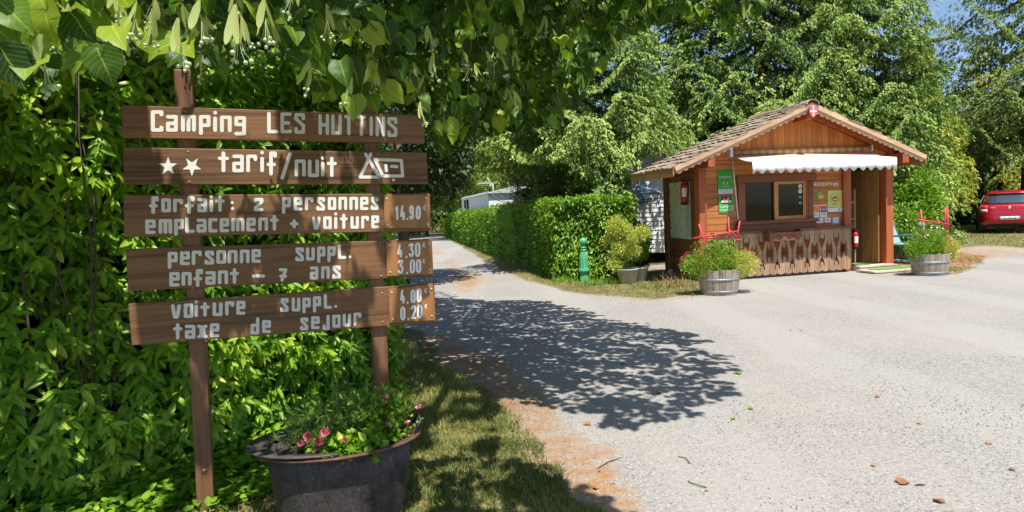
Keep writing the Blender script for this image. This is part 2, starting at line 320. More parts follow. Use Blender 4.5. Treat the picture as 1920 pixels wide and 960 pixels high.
# leaf templates: (verts, faces, luv)
def leaf_template(rows, hw, length=1., width=.5, fold=.12, droop=.15, wav=0.):
    v, uv, f = [], [], []
    for i, (t_, h_) in enumerate(zip(rows, hw)):
        z = -droop * t_ * t_
        for s_ in (-1, 0, 1):
            v.append((s_ * h_ * width, t_ * length, z + abs(s_) * h_ * fold + wav * math.sin(i * 2.1 + s_) * h_)); uv.append((s_, t_, 0))
    for i in range(len(rows) - 1):
        for k in (0, 1): a = i * 3 + k; f.append((a, a + 1, a + 4, a + 3))
    return np.array(v), f, np.array(uv)
T_laurel = leaf_template([0, .12, .35, .65, .88, 1], [.03, .5, .95, .9, .45, .0], 1, .160, .07, .15, .012)
T_lauf = leaf_template([0, .45, 1], [.02, 1, .0], 1, .21, .12, .15)
T_lind = leaf_template([0, .02, .22, .45, .68, .86, 1], [.1, .62, 1, .98, .66, .27, .0], 1, .46, .16, .28, .07)
T_lind[0][3, 1] -= .10; T_lind[0][5, 1] -= .10; T_lind[0][0, 1] = T_lind[0][2, 1] = -.02
T_linf = leaf_template([0, .35, .7, 1], [.55, 1, .7, .0], 1, .46, .10, .2)
T_bract = leaf_template([0, .3, .75, 1], [.25, .9, 1, .2], 1, .10, .02, .18)
T_spr = (np.array([(0, 0, 0), (.15, .3, .04), (.17, .8, .0), (0, 1, -.08), (-.17, .8, .0), (-.15, .3, .04)]), [(0, 1, 2, 3), (0, 3, 4, 5)], np.array([(0, 0, 0), (1, .3, 0), (1, .8, 0), (0, 1, 0), (-1, .8, 0), (-1, .3, 0)]))
T_kite = (np.array([(0, 0, 0), (.32, .45, .08), (0, 1, -.05), (-.32, .45, .08)]), [(0, 1, 2), (0, 2, 3)], np.array([(0, 0, 0), (1, .5, 0), (0, 1, 0), (-1, .5, 0)]))
T_blade = (np.array([(-.5, 0, 0), (.5, 0, 0), (.35, .5, .06), (-.35, .5, .06), (0, 1, .22)]), [(0, 1, 2, 3), (3, 2, 4)], np.zeros((5, 3)))
T_petal = leaf_template([0, .5, 1], [.3, 1, .5], 1, .4, -.1, -.3)
def basis(a, nh):
    a = a / (np.linalg.norm(a, axis=1, keepdims=True) + 1e-9); x = np.cross(a, nh); x /= np.linalg.norm(x, axis=1, keepdims=True) + 1e-9
    z = np.cross(x, a); return np.stack([x, a, z], 2)
def scatter(name, T, loc, B, size, rnd, wid=None):
    tv, tf, tuv = T; n = len(loc); k = len(tv); loc = np.asarray(loc, float); size = np.broadcast_to(np.asarray(size, float), (n,))
    s3 = np.stack([size if wid is None else np.broadcast_to(wid, (n,)), size, size], 1)
    V = np.einsum('nij,nkj->nki', B, tv[None] * s3[:, None, :]) + loc[:, None, :]
    ls = np.array([len(f) for f in tf]); fl = np.array([i for f in tf for i in f])
    L = (fl[None] + (np.arange(n) * k)[:, None]).ravel(); starts = np.concatenate([[0], np.cumsum(ls)[:-1]]); ST = (starts[None] + (np.arange(n) * ls.sum())[:, None]).ravel()
    me = bpy.data.meshes.new(name); me.vertices.add(n * k); me.vertices.foreach_set('co', V.ravel().astype(np.float32))
    me.loops.add(len(L)); me.loops.foreach_set('vertex_index', L.astype(np.int32)); me.polygons.add(len(ST))
    me.polygons.foreach_set('loop_start', ST.astype(np.int32)); me.polygons.foreach_set('use_smooth', np.ones(len(ST), bool)); me.update(calc_edges=True)
    a = me.attributes.new('rnd', 'FLOAT', 'POINT'); a.data.foreach_set('value', np.repeat(rnd, k).astype(np.float32))
    a = me.attributes.new('luv', 'FLOAT_VECTOR', 'POINT'); a.data.foreach_set('vector', np.tile(tuv, (n, 1)).ravel().astype(np.float32))
    return me
def runit(n): v = RS.normal(size=(n, 3)); return v / np.linalg.norm(v, axis=1, keepdims=True)
def fbm(P, sc, seed=0):   # cheap smooth pseudo-noise in [-1,1]
    r = np.random.RandomState(seed); o = np.zeros(len(P))
    for k in range(7):
        w_ = r.normal(size=P.shape[1]) * sc * (1 + .5 * k); o += np.sin(P @ w_ + r.uniform(0, 6.28)) / (1 + .35 * k)
    return o / 3.
def inpoly(P, poly):
    x, y = P[:, 0], P[:, 1]; c = np.zeros(len(P), bool); n = len(poly)
    for i in range(n):
        x1, y1 = poly[i]; x2, y2 = poly[(i + 1) % n]
        if y1 == y2: continue
        c ^= ((y1 > y) != (y2 > y)) & (x < (x2 - x1) * (y - y1) / (y2 - y1) + x1)
    return c
TEMPL = {}
def leaf_objs(parent, name, T, mat, loc, B, size, nvar=6):
    """individual leaves sharing a few meshes"""
    key = (name, mat.name)
    if key not in TEMPL:
        TEMPL[key] = []
        for i in range(nvar):
            me = scatter(name, T, np.zeros((1, 3)), np.eye(3)[None], 1., np.array([(i + .5) / nvar])); me.materials.append(mat); TEMPL[key].append(me)
    inv = MW[parent.name].inverted()
    for l, b_, s_ in zip(loc, B, size):
        o = bpy.data.objects.new(name, TEMPL[key][random.randrange(nvar)]); COL.objects.link(o); o.parent = parent
        m4 = Matrix([[*(b_[r] * s_), l[r]] for r in range(3)] + [[0, 0, 0, 1]]); o.matrix_basis = inv @ m4
def text_mesh(s, size, thick=.002):
    cu = bpy.data.curves.new('lettering', 'FONT'); cu.body = s; cu.size = size; cu.extrude = thick; cu.align_x = 'CENTER'; cu.align_y = 'CENTER'; cu.resolution_u = 2
    o = bpy.data.objects.new('tmp', cu); COL.objects.link(o); dg = bpy.context.evaluated_depsgraph_get(); me = bpy.data.meshes.new_from_object(o.evaluated_get(dg))
    bpy.data.objects.remove(o); me.name = 'lettering'; return me
def text_obj(s, size, pos, mat, parent, sx=1., rz=0., name='lettering', bold=0):
    me = text_mesh(s, size); o = link(name, me, mat, parent); o.matrix_basis = Matrix.Translation(Vector(pos)) @ Matrix.Rotation(rz, 4, 'Z') @ Matrix.Rotation(math.pi / 2, 4, 'X') @ Matrix.Diagonal((sx, 1, 1, 1)); return o

# ================================================================== GROUND
def gp(l): return [tuple(gr(x, y)[:2]) for x, y in l]
LAWN1 = gp([(-300, 1500), (-300, 700), (300, 640), (700, 600), (760, 615), (815, 650), (830, 690), (900, 735), (960, 790), (1010, 850), (1090, 920), (1190, 1010), (1300, 1300), (1300, 1500)])
DRY1 = gp([(700, 590), (800, 620), (900, 660), (1010, 712), (1085, 780), (1160, 840), (1210, 900), (1270, 990), (1400, 1300), (700, 1400), (700, 1000)])
VERGE = gp([(812, 438), (835, 444), (880, 470), (930, 500), (985, 525), (1060, 545), (1140, 556), (1230, 560), (1290, 553), (1330, 548), (1330, 515), (1240, 505), (1040, 510), (815, 430)])
DRYV = gp([(812, 438), (850, 446), (900, 474), (955, 506), (1010, 530), (1090, 552), (1190, 566), (1290, 563), (1340, 556), (1340, 515), (1240, 500), (1040, 505), (815, 430)])
PATCH = gp([(1660, 500), (1700, 508), (1750, 518), (1800, 515), (1835, 498), (1850, 482), (1780, 470), (1700, 470), (1660, 480)])
LAWN2 = gp([(1780, 472), (1810, 461), (1880, 464), (1990, 470), (2200, 480), (2200, 415), (1990, 400), (1900, 405), (1700, 410), (1700, 470)])
DRY2 = gp([(1790, 500), (1850, 488), (1930, 482), (2200, 500), (2200, 455), (1900, 452), (1780, 455)])
LANEC = gp([(845, 560), (900, 546), (900, 520), (860, 490), (820, 460), (808, 462), (826, 500), (836, 530)])
def masks(P):
    q = P + np.stack([fbm(P, 2.2, 1), fbm(P, 2.2, 2)], 1) * .14 + np.stack([fbm(P, 9, 3), fbm(P, 9, 4)], 1) * .05
    far = (P[:, 1] > 30) | (P[:, 0] < -6)
    g = inpoly(q, LAWN1) | inpoly(q, VERGE) | inpoly(q, LAWN2) | (inpoly(q, PATCH) & (fbm(P, 3, 8) > .1))
    d = np.clip(inpoly(P + np.stack([fbm(P, 1.7, 61), fbm(P, 1.7, 62)], 1) * .16 + np.stack([fbm(P, 8, 63), fbm(P, 8, 64)], 1) * .10, DRY1) * .60 + inpoly(q, DRYV) * .55 + inpoly(q, PATCH) * .6 + inpoly(q, DRY2) * .5 + inpoly(q, LANEC) * .5 + np.clip(fbm(P, 1.6, 5) - .9, 0, 1) * .5 + np.clip(fbm(P, 1.1, 55) + .25, 0, .6) * ((P[:, 1] > 8) & (P[:, 0] < 1.2)) * .55, 0, 1)
    X, Y = P[:, 0], P[:, 1]
    lane = (Y > 13) & (X > -.92 - (Y - 13.8) * .172 - 3.4) & (X < 1.0 - (Y - 13.8) * .172)
    yard = (Y < 16.5) & (X > -5) | ((X > 6) & (Y < 17.5))
    g = g | (~lane & ~yard) | far & ~lane
    return g, d
ys = [.3]
while ys[-1] < 75: ys.append(ys[-1] * 1.0135 + .002)
ys = np.array(ys); uu = np.linspace(-1.5, 1.75, 420)
Yg, Ug = np.meshgrid(ys, uu, indexing='ij'); Xg = Ug * (Yg + .8)
Pg = np.stack([Xg.ravel(), Yg.ravel()], 1); gmask, dmask = masks(Pg)
def blur2(a, it):
    a = a.reshape(nr, nc).astype(float)
    for _ in range(it):
        b_ = np.pad(a, 1, mode='edge'); a = (b_[:-2, 1:-1] + b_[2:, 1:-1] + b_[1:-1, :-2] + b_[1:-1, 2:] + 2 * a) / 6
    return a.ravel()
nr, nc = Yg.shape
gsoft = blur2(gmask, 5); dsoft = blur2(dmask, 7)
Zg = gz(Pg[:, 0], Pg[:, 1]) + .006 * fbm(Pg, 1.5, 9)
nr, nc = Yg.shape
idx = np.arange(nr * nc).reshape(nr, nc); Q = np.stack([idx[:-1, :-1], idx[:-1, 1:], idx[1:, 1:], idx[1:, :-1]], -1).reshape(-1, 4)
lawnface = gmask[Q].sum(1) >= 2
def submesh(name, sel, gv, dv):
    q = Q[sel]; used, inv = np.unique(q, return_inverse=True); q = inv.reshape(-1, 4)
    me = bpy.data.meshes.new(name); me.vertices.add(len(used)); me.vertices.foreach_set('co', np.stack([Pg[used, 0], Pg[used, 1], Zg[used]], 1).ravel())
    me.loops.add(q.size); me.loops.foreach_set('vertex_index', q.ravel().astype(np.int32)); me.polygons.add(len(q)); me.polygons.foreach_set('loop_start', (np.arange(len(q)) * 4).astype(np.int32))
    me.polygons.foreach_set('use_smooth', np.ones(len(q), bool)); me.update(calc_edges=True)
    for nm, a in (('grass', gv), ('dry', dv)):
        at_ = me.attributes.new(nm, 'FLOAT', 'POINT'); at_.data.foreach_set('value', a[used].astype(np.float32))
    me.materials.append(M_ground); return me
tag(link('gravel_yard', submesh('gravel_yard', ~lawnface, gsoft, dsoft)), kind='structure')
tag(link('lawn', submesh('lawn', lawnface, gsoft, dsoft)), kind='structure')
gb = MB(); gb.add([(-1500, -1500, -.03), (1500, -1500, -.03), (1500, 2000, -.03), (-1500, 2000, -.03)], [(0, 1, 2, 3)])
me = gb.mesh('ground'); a = me.attributes.new('grass', 'FLOAT', 'POINT'); a.data.foreach_set('value', [1.] * 4); tag(link('ground', me, M_ground), kind='structure')

def blades(name, poly, n, h0, h1, mat, dens=None, lean=.5, wd=.006, lab=None, near=0, excl=None):
    P = np.array(poly); lo, hi = P.min(0), P.max(0); hi = np.minimum(hi, [30, 40]); lo = np.maximum(lo, [-9, .9])
    c = RS.uniform(lo, hi, (n * 4, 2)); ok = inpoly(c + np.stack([fbm(c, 3, 1), fbm(c, 3, 2)], 1) * .12, poly)
    if dens is not None: ok &= RS.uniform(size=len(c)) < dens(c)
    c = c[ok][:n]; m_ = len(c); h = RS.uniform(h0, h1, m_) * (1 + .4 * fbm(c, 4, 6))
    a = np.stack([RS.normal(0, lean, m_), RS.normal(0, lean, m_), np.ones(m_)], 1); B = basis(a, runit(m_) * [1, 1, .2] + 1e-3)
    rnd = np.clip(.45 + .35 * fbm(c, 1.3, 12) + RS.normal(0, .2, m_), 0, 1)
    me = scatter(name, T_blade, np.stack([c[:, 0], c[:, 1], gz(c[:, 0], c[:, 1]) - .004], 1), B, h, rnd, np.full(m_, wd)); me.materials.append(mat)
    return tag(link(name, me), lab, 'grass', kind='stuff')
clump = lambda c: np.clip(.55 + .6 * fbm(c, 3.2, 31), .08, 1)
edgeL = gp([(700, 640), (760, 640), (830, 690), (900, 735), (960, 790), (1010, 850), (1090, 920), (1190, 1010), (1240, 1200), (100, 1400), (-300, 900), (400, 700)])
blades('lawn_grass', edgeL, 95000, .022, .08, M_grass, clump, .7, .0055, 'patchy green and straw coloured grass beside the iron tub')
blades('dry_grass', gp([(700, 640), (900, 680), (1010, 740), (1085, 810), (1160, 890), (1240, 990), (1300, 1200), (300, 1400), (-200, 1000), (400, 700)]), 36000, .01, .032, M_straw, lambda c: np.clip(.3 + .8 * fbm(c, 3, 77), .02, 1), 1.2, .004, 'short dry straw grass along the gravel edge near the iron tub')
blades('verge_grass', VERGE, 26000, .03, .09, M_grass, clump, .6, .012, 'green and straw grass verge in front of the lane hedge')
blades('verge_straw', DRYV, 16000, .02, .06, M_straw, clump, .9, .010, 'dry grass fringe between the lane hedge verge and gravel')
blades('lawn_grass', LAWN2, 22000, .04, .09, M_grass, clump, .6, .02, 'shaded lawn grass under and around the red car')
blades('dry_grass', PATCH, 7000, .02, .06, M_straw, clump, .8, .011, 'dry grass patch behind the right barrel planter')
# loose stones
n = 17000; c = np.stack([RS.uniform(-1, 6, n), RS.uniform(1.6, 5.6, n)], 1); ok = ~masks(c)[0]; c = c[ok]; n = len(c)
T_st = (np.array([(1, 0, 0), (0, 1, 0), (-1, 0, 0), (0, -1, 0), (0, 0, .7), (.1, .1, -.6)]) * [1, .8, .8], [(0, 1, 4), (1, 2, 4), (2, 3, 4), (3, 0, 4), (1, 0, 5), (2, 1, 5), (3, 2, 5), (0, 3, 5)], np.zeros((6, 3)))
M_peb = leafmat('gravel_stone', [(.17, .16, .145), (.30, .29, .27), (.45, .44, .42)], 0, .9)
me = scatter('loose_gravel', T_st, np.stack([c[:, 0], c[:, 1], np.full(n, .003)], 1), basis(runit(n), runit(n)), RS.uniform(.003, .008, n), RS.uniform(size=n)); me.polygons.foreach_set('use_smooth', [False] * len(me.polygons)); me.materials.append(M_peb)
tag(link('loose_gravel', me), 'loose pale gravel chips lying on the yard', 'gravel', kind='stuff')

# ================================================================== SIGN
A_ = at(228, 400, 3.03); B_ = at(795, 400, 3.52); ang = math.atan2(B_[1] - A_[1], B_[0] - A_[0])
SF = Frame(A_, ang)
sign = root('camping_sign', SF.o, ang, 'brown wooden camping price board of five planks on two posts beside the laurel hedge', 'sign')
GL = {'C': [[(1, .14), (1, 0), (0, 0), (0, 1), (1, 1), (1, .86)]], 'a': [[(0, 0), (1, 0), (1, 1), (0, 1), (0, .5), (1, .5)]], 'm': [[(0, 1), (0, 0), (1, 0), (1, 1)], [(.5, 0), (.5, 1)]],
 'p': [[(0, 1), (0, 0), (1, 0), (1, .52), (0, .52)]], 'i': [[(.5, .33), (.5, 1)], [(.5, 0), (.5, .01)]], 'n': [[(0, 1), (0, 0), (1, 0), (1, 1)]], 'g': [[(1, .42), (0, .42), (0, 0), (1, 0), (1, 1), (0, 1)]],
 'L': [[(0, 0), (0.02, 1), (1, 1)]], 'E': [[(1, 0), (0, 0), (0, 1), (1, 1)], [(0, .5), (.8, .5)]], 'S': [[(1, .22), (1, 0), (0, 0), (0, .25), (1, .62), (1, 1), (0, 1), (0, .8)]],
 'H': [[(0, 0), (0, 1)], [(1, 0), (1, 1)], [(0, .52), (1, .52)]], 'U': [[(0, 0), (0, 1), (1, 1), (1, 0)]], 'T': [[(0, 0), (1, 0)], [(.5, 0), (.5, 1)]], 'I': [[(.5, 0), (.5, 1)]], 'N': [[(0, 1), (0, 0), (1, 1), (1, 0)]],
 't': [[(.5, 0), (.5, 1)], [(0, .3), (1, .3)]], 'r': [[(0, 1), (0, 0), (1, 0), (1, .22)]], 'f': [[(.4, 1), (.4, 0), (1, 0), (1, .14)], [(0, .55), (.85, .55)]], 'o': [[(0, 0), (1, 0), (1, 1), (0, 1), (0, 0)]],
 'e': [[(0, .48), (1, .48), (1, 0), (0, 0), (0, 1), (1, 1)]], 'c': [[(1, 0), (0, 0), (0, 1), (1, 1)]], 'u': [[(0, 0), (0, 1), (1, 1), (1, 0)]], 'v': [[(0, 0), (.22, .75), (.34, 1), (.66, 1), (.78, .75), (1, 0)]],
 's': [[(1, .18), (1, 0), (.08, 0), (.08, .22), (1, .75), (1, 1), (0, 1), (0, .84)]], '2': [[(0, .15), (0, 0), (1, 0), (1, .22), (0, .82), (0, 1), (1, 1)]], '+': [[(0, .5), (1, .5)], [(.5, 0), (.5, 1)]],
 '-': [[(0, .5), (1, .5)]], '7': [[(0, 0), (1, 0), (.3, 1)], [(.1, .62), (.95, .62)]], 'x': [[(0, 0), (.32, .05), (.32, .4), (.68, .6), (.68, .95), (1, 1)], [(1, 0), (.68, .05), (.68, .4), (.32, .6), (.32, .95), (0, 1)]],
 'd': [[(1, 0), (1, 1), (0, 1), (0, .45), (1, .45)]], 'j': [[(1, 0), (1, 1), (0, 1), (0, .78)]], '/': [[(1, 0), (0, 1)]], '.': [[(.5, .5), (.5, .51)]],
 '1': [[(0, .2), (.75, 0), (.75, 1)]], '4': [[(.4, 0), (0, .74), (1, .74)], [(.8, .48), (.8, 1)]], '0': [[(.3, 0), (.7, 0), (1, .15), (1, .85), (.7, 1), (.3, 1), (0, .85), (0, .15), (.3, 0)]],
 '9': [[(1, .5), (.3, .55), (0, .4), (0, .12), (.3, 0), (.7, 0), (1, .12), (1, .85), (.7, 1), (.3, 1), (0, .85)]], '3': [[(0, .12), (.3, 0), (1, 0), (.55, .4), (1, .55), (1, .85), (.7, 1), (.3, 1), (0, .85)]],
 'b2': [[(0, .2), (.3, 0), (.7, 0), (1, .15), (1, .35), (0, 1), (1, 1)]], 'E€': [[(1, .0), (.4, .08), (.15, .5), (.4, .92), (1, 1)], [(0, .38), (.8, .38)], [(0, .62), (.8, .62)]]}
def capsule(mb, fr_, p, q, r, y0, y1, n=6):
    d = np.array([q[0] - p[0], q[1] - p[1]]); L = np.linalg.norm(d); a = math.atan2(d[1], d[0]) if L > 1e-6 else 0
    pts = [(q[0] + r * math.cos(a - math.pi / 2 + math.pi * k / n), q[1] + r * math.sin(a - math.pi / 2 + math.pi * k / n)) for k in range(n + 1)] + \
          [(p[0] + r * math.cos(a + math.pi / 2 + math.pi * k / n), p[1] + r * math.sin(a + math.pi / 2 + math.pi * k / n)) for k in range(n + 1)]
    mb.xz(pts, y0, y1)
def strokes(mb, fr_, glist, yf, sw, dep=.0016):
    k = 0; sm = abs(fr_.loc(500, 400 + sw, yf)[2] - fr_.loc(500, 400, yf)[2])
    for g in glist:
        ch, x0, x1, y0, y1 = g; h = sw / 2
        if x1 - x0 < 2 * h + .2: x0, x1 = (x0 + x1) / 2 - h - .1, (x0 + x1) / 2 + h + .1
        for pl in GL[ch]:
            P_ = [fr_.loc(x0 + h + a * (x1 - x0 - 2 * h), y0 + h + b_ * (y1 - y0 - 2 * h), yf) for a, b_ in pl]
            for i in range(len(P_) - 1):
                capsule(mb, fr_, (P_[i][0], P_[i][2]), (P_[i + 1][0], P_[i + 1][2]), sm / 2, yf - dep - .00006 * (k % 7), yf + .001); k += 1
def word(s, boxes): return [(c, *b) for c, b in zip(s, boxes)]
rows = {
 0: word('Camping', [(283.5, 306, 207, 247), (312, 333, 216, 247), (340, 367, 216, 247), (373.6, 394.3, 216, 253), (400, 407, 208, 247.5), (413, 434, 217, 248), (440, 461, 218, 254)]) +
    word('LESHUTTINS', [(501, 522, 210, 250), (526, 547, 211, 250), (552, 572, 212, 251), (597, 617, 214, 253), (621, 641, 214.4, 253), (645, 663, 215.7, 253.6), (668.5, 686.5, 216.5, 254.7), (692, 700, 218, 255), (704, 722.5, 218, 256), (726, 745, 219.7, 257)]),
 1: word('tarif/nuit', [(409, 429, 284, 323), (436, 457, 290, 323), (462, 482, 290, 323), (488, 495, 283, 323), (500, 519, 284, 329), (526, 547, 285, 337), (552.6, 573, 299, 331), (577.5, 598, 299, 332), (601, 609, 293, 331), (612.6, 631.5, 294, 332)]),
 2: word('forfait', [(280, 297, 368, 401), (303, 320, 372, 398), (325, 343, 373, 398), (347, 364.5, 368, 401), (370.6, 388, 371.7, 398), (392.5, 400, 365.7, 397.5), (404, 421, 367, 397)]) + word('..', [(432, 438, 377, 383), (433, 439, 388, 394)]) +
    word('2personnes', [(476, 493.7, 371, 396), (528.7, 545, 369.5, 401), (550.8, 567, 369.5, 395), (571.7, 588, 369.5, 394.6), (593, 609.5, 369.5, 395), (614.6, 630.4, 369.5, 394), (634.4, 651, 369, 394), (655, 671.4, 369, 394), (675, 691, 369, 394), (694.8, 709.7, 369, 394)]) +
    word('empLacement', [(273, 291.5, 411.6, 438.5), (298, 322.5, 411, 438), (327, 344, 410.4, 442), (347.7, 365, 407.6, 436.5), (369, 387, 410, 436), (391, 408, 409, 435.6), (412.4, 429.4, 409, 435.4), (434, 457.7, 408.7, 434), (462.6, 479.4, 408, 434), (484.6, 502.4, 407.8, 433), (506.5, 522.5, 402.8, 432.4)]) +
    word('+voiture', [(543.8, 559.3, 411, 428), (585, 601, 406, 430.5), (606, 622, 405.6, 430), (626, 633, 398, 429.6), (637, 652, 400.5, 429.6), (657, 673, 405, 429), (677, 692, 404.7, 429), (696, 711, 403.7, 428.4)]),
 3: word('personne', [(315, 332.8, 472.3, 504), (338, 355.8, 471, 497), (360, 378, 470, 497), (383.7, 401.3, 470, 496), (406, 423.5, 469, 494.5), (427.6, 445, 468.8, 494), (450, 467.6, 468, 493.6), (472, 489, 467, 492.6)]) +
    word('suppL.', [(553.4, 569.7, 463.8, 489.7), (573.7, 590, 463.4, 488.4), (594.7, 610, 462, 493), (613.8, 629, 461.6, 491.6), (633.5, 649.6, 457.8, 485.6), (653, 659, 478.6, 484.6)]) +
    word('enfant-7ans', [(318, 336.6, 510, 537), (341, 359, 510, 535.6), (363, 380.6, 504.4, 538), (385.6, 404, 508.5, 533.8), (409, 427.3, 507, 533), (431.3, 448, 502.7, 532), (473, 497, 514.5, 520.5), (522.7, 538.6, 502.7, 528), (581, 597, 499.6, 524.4), (602, 618, 499, 523), (622.8, 639, 497.6, 522.5)]),
 4: word('voiture', [(321, 339, 570.7, 597.4), (345, 362, 569, 596), (364.6, 371.9, 562.8, 594.6), (375.7, 393, 566.6, 593.6), (399, 417, 567, 592.7), (422.4, 439, 565, 591.4), (443.4, 460, 564, 590)]) +
    word('suppL.', [(525.6, 541, 558.7, 585), (547, 563, 557.7, 584), (567, 582.5, 557.7, 587.5), (586.8, 602, 555.3, 586), (607, 622.8, 551, 579), (626.4, 632.4, 571.4, 577.4)]) +
    word('taxede', [(325, 341.4, 606, 636.5), (347, 366, 609, 635), (370, 389, 608.6, 634), (394, 411, 606, 632.4), (470, 486, 595, 627), (491.6, 508, 600, 624.4)]) +
    word('sejour', [(562.4, 578, 595, 619.4), (583.4, 599.4, 592.8, 617), (604.6, 618, 590, 619), (623, 638.7, 590, 614.4), (642.5, 658.4, 588, 612.5), (662.5, 677.5, 586, 611)])}
boards = [[(228, 197), (795, 216), (796, 269), (229, 258)], [(230, 276), (800, 286), (803, 345), (232, 346)], [(230, 366), (806, 362.5), (809, 433), (233, 445)], [(235, 467), (810, 448), (813, 517.5), (240, 546)], [(240, 570), (814.5, 531.5), (817, 604), (247, 648)]]
def dot(mb, fr_, x, y, yf, rpx):
    q = fr_.loc(x, y, yf); r = rpx * 3.2 / F; mb.lathe([(r, 0), (r * .95, .0015), (r * .5, .0026), (.0001, .003)], n=10)
    k = 40; vs = mb.v[-k:]; mb.v[-k:] = [(q[0] + v[0], yf - v[2], q[2] + v[1]) for v in vs]
TH = .028
for i, c in enumerate(boards):
    mb = MB(); P_ = [SF.loc(x, y, 0) for x, y in c]; mb.prism([P_[3], P_[2], P_[1], P_[0]], (0, TH, 0)); bo = mb.build('board', M_sign, sign, bevel=.0035)
    for g_ in rows[i]: lt = MB(); strokes(lt, SF, [g_], 0, 6.4 if i < 2 else 5.9); lt.build('letter', M_paint, bo)
    lt = MB()
    if i == 1:
        for (cx, cy, R_, a0) in ((315.3, 312, 18, math.pi / 2), (360, 312, 18.5, -math.pi / 2)):
            sp = [(cx + (R_ if k % 2 == 0 else R_ * .40) * math.cos(a0 + math.pi * k / 5), cy - (R_ if k % 2 == 0 else R_ * .40) * math.sin(a0 + math.pi * k / 5)) for k in range(10)]
            L_ = [SF.loc(x, y, 0) for x, y in sp]; lt = MB(); lt.prism([(a[0], -.0018, a[2]) for a in L_][::-1], (0, .0022, 0)); lt.build('star', M_paint, bo)
        sm = 6 * 3.3 / F / 2; lt = MB(); kk_ = 0
        for a, b_ in (((685.5, 289), (711, 332)), ((695, 289), (675.5, 332)), ((675.5, 332), (711, 332)), ((703, 299), (752.5, 301)), ((752.5, 301), (755, 330)), ((755, 330), (718, 330)), ((718, 330), (703, 299)), ((723.7, 310), (724.5, 320)), ((734, 312), (744, 312.5)), ((737.6, 337.5), (737.7, 337.5))):
            p, q = SF.loc(*a), SF.loc(*b_); capsule(lt, SF, (p[0], p[2]), (q[0], q[2]), sm, -.0016 - .0001 * (a[0] % 1), .001); kk_ += 1
            if kk_ == 3: lt.build('tent_symbol', M_paint, bo); lt = MB()
        lt.build('caravan_symbol', M_paint, bo)
    for x, y in [[(346, 208), (703, 219)], [(353, 285), (355, 341), (708, 289), (710, 338)], [(356, 437), (708, 370), (713, 428), (704, 372)], [(345, 472), (361, 540), (713, 461), (715, 518)], [(372, 566), (386, 640), (716, 550), (718, 604)]][i]: sc_ = MB(); dot(sc_, SF, x, y, -.0005, 2.0); sc_.build('screw', M_brass, bo)
plates = [([(719, 366), (804.5, 365.2), (807, 427.2), (721, 428.5)], [('1', 740.5, 747.5, 386, 412.5), ('4', 749.8, 759.8, 385, 413), ('.', 761.5, 766, 408, 413), ('9', 767, 776, 384.6, 411.6), ('0', 779.3, 789, 385, 411.6)], [(793, 799, 384.6, 394.6)], [(725, 373), (799, 372), (727, 423), (802, 421)]),
          ([(724, 454.5), (809, 449.5), (811.5, 514), (726, 518)], [('4', 745, 755, 456.9, 483), ('.', 760, 764.5, 479, 484), ('3', 766, 776, 456, 482), ('0', 777.8, 788.3, 454.6, 481.6), ('3', 745.6, 756.5, 486.9, 513.5), ('.', 761, 765.5, 509, 514), ('0', 768, 778.4, 486.3, 512.5), ('0', 779.7, 790, 485.6, 511.8)], [(792, 797.5, 454, 464.4), (792, 797.5, 484.6, 494.4)], [(730, 460), (804, 457), (732, 511), (806, 506)]),
          ([(728, 542.8), (813.4, 532.8), (815.5, 600.5), (731, 605)], [('4', 749.7, 759.7, 543, 569.4), ('.', 762, 766.5, 565, 570), ('0', 769.6, 779.3, 542.5, 568.4), ('0', 780.8, 791, 541, 567), ('0', 750.3, 760.2, 574.4, 600.3), ('.', 763.6, 768, 595.5, 600.5), ('b2', 770, 780.8, 572, 598.4), ('0', 781.8, 792, 570.7, 597)], [(795.3, 801, 540, 550), (795.8, 801.3, 569.7, 579)], [(735, 549), (809, 542), (737, 599), (810, 593)])]
for c, gl, eu, scs in plates:
    P_ = [SF.loc(x, y, -.012) for x, y in c]; mb = MB(); mb.prism([P_[3], P_[2], P_[1], P_[0]], (0, .011, 0)); bo = mb.build('price_plate', M_plate, sign, bevel=.0015)
    for g_ in gl: lt = MB(); strokes(lt, SF, [g_], -.012, 4.3, .0012); lt.build('digit', M_paintw, bo)
    for e in eu: lt = MB(); strokes(lt, SF, [('E€', *e)], -.012, 1.1, .0012); lt.build('euro_mark', M_paintw, bo)
    for x, y in scs: sc_ = MB(); dot(sc_, SF, x, y, -.0125, 2.2); sc_.build('screw', M_steel, bo)
for top, bot, wpx in (((342, 130), (386, 960), 31), ((692, 190), (717, 745), 28)):
    yc = TH + .002; a = np.array(SF.loc(*top, yc)); b_ = np.array(SF.loc(*bot, yc)); d = (b_ - a) / abs(b_[2] - a[2]); b_ = a + d * (a[2] + .05); hw = .041
    mb = MB(); up = [a + (sx * hw, yy, 0) for sx, yy in ((-1, 0), (1, 0), (1, .075), (-1, .075))]; dn = [b_ + (sx * hw, yy, 0) for sx, yy in ((-1, 0), (1, 0), (1, .075), (-1, .075))]
    mb.add(dn + up, [(0, 1, 5, 4), (1, 2, 6, 5), (2, 3, 7, 6), (3, 0, 4, 7), (4, 5, 6, 7), (3, 2, 1, 0)]); po = mb.build('post', M_post, sign, bevel=.005)
    if top[0] < 400: sc_ = MB(); dot(sc_, SF, 383, 884, yc - .001, 5); sc_.build('screw', M_brass, po)

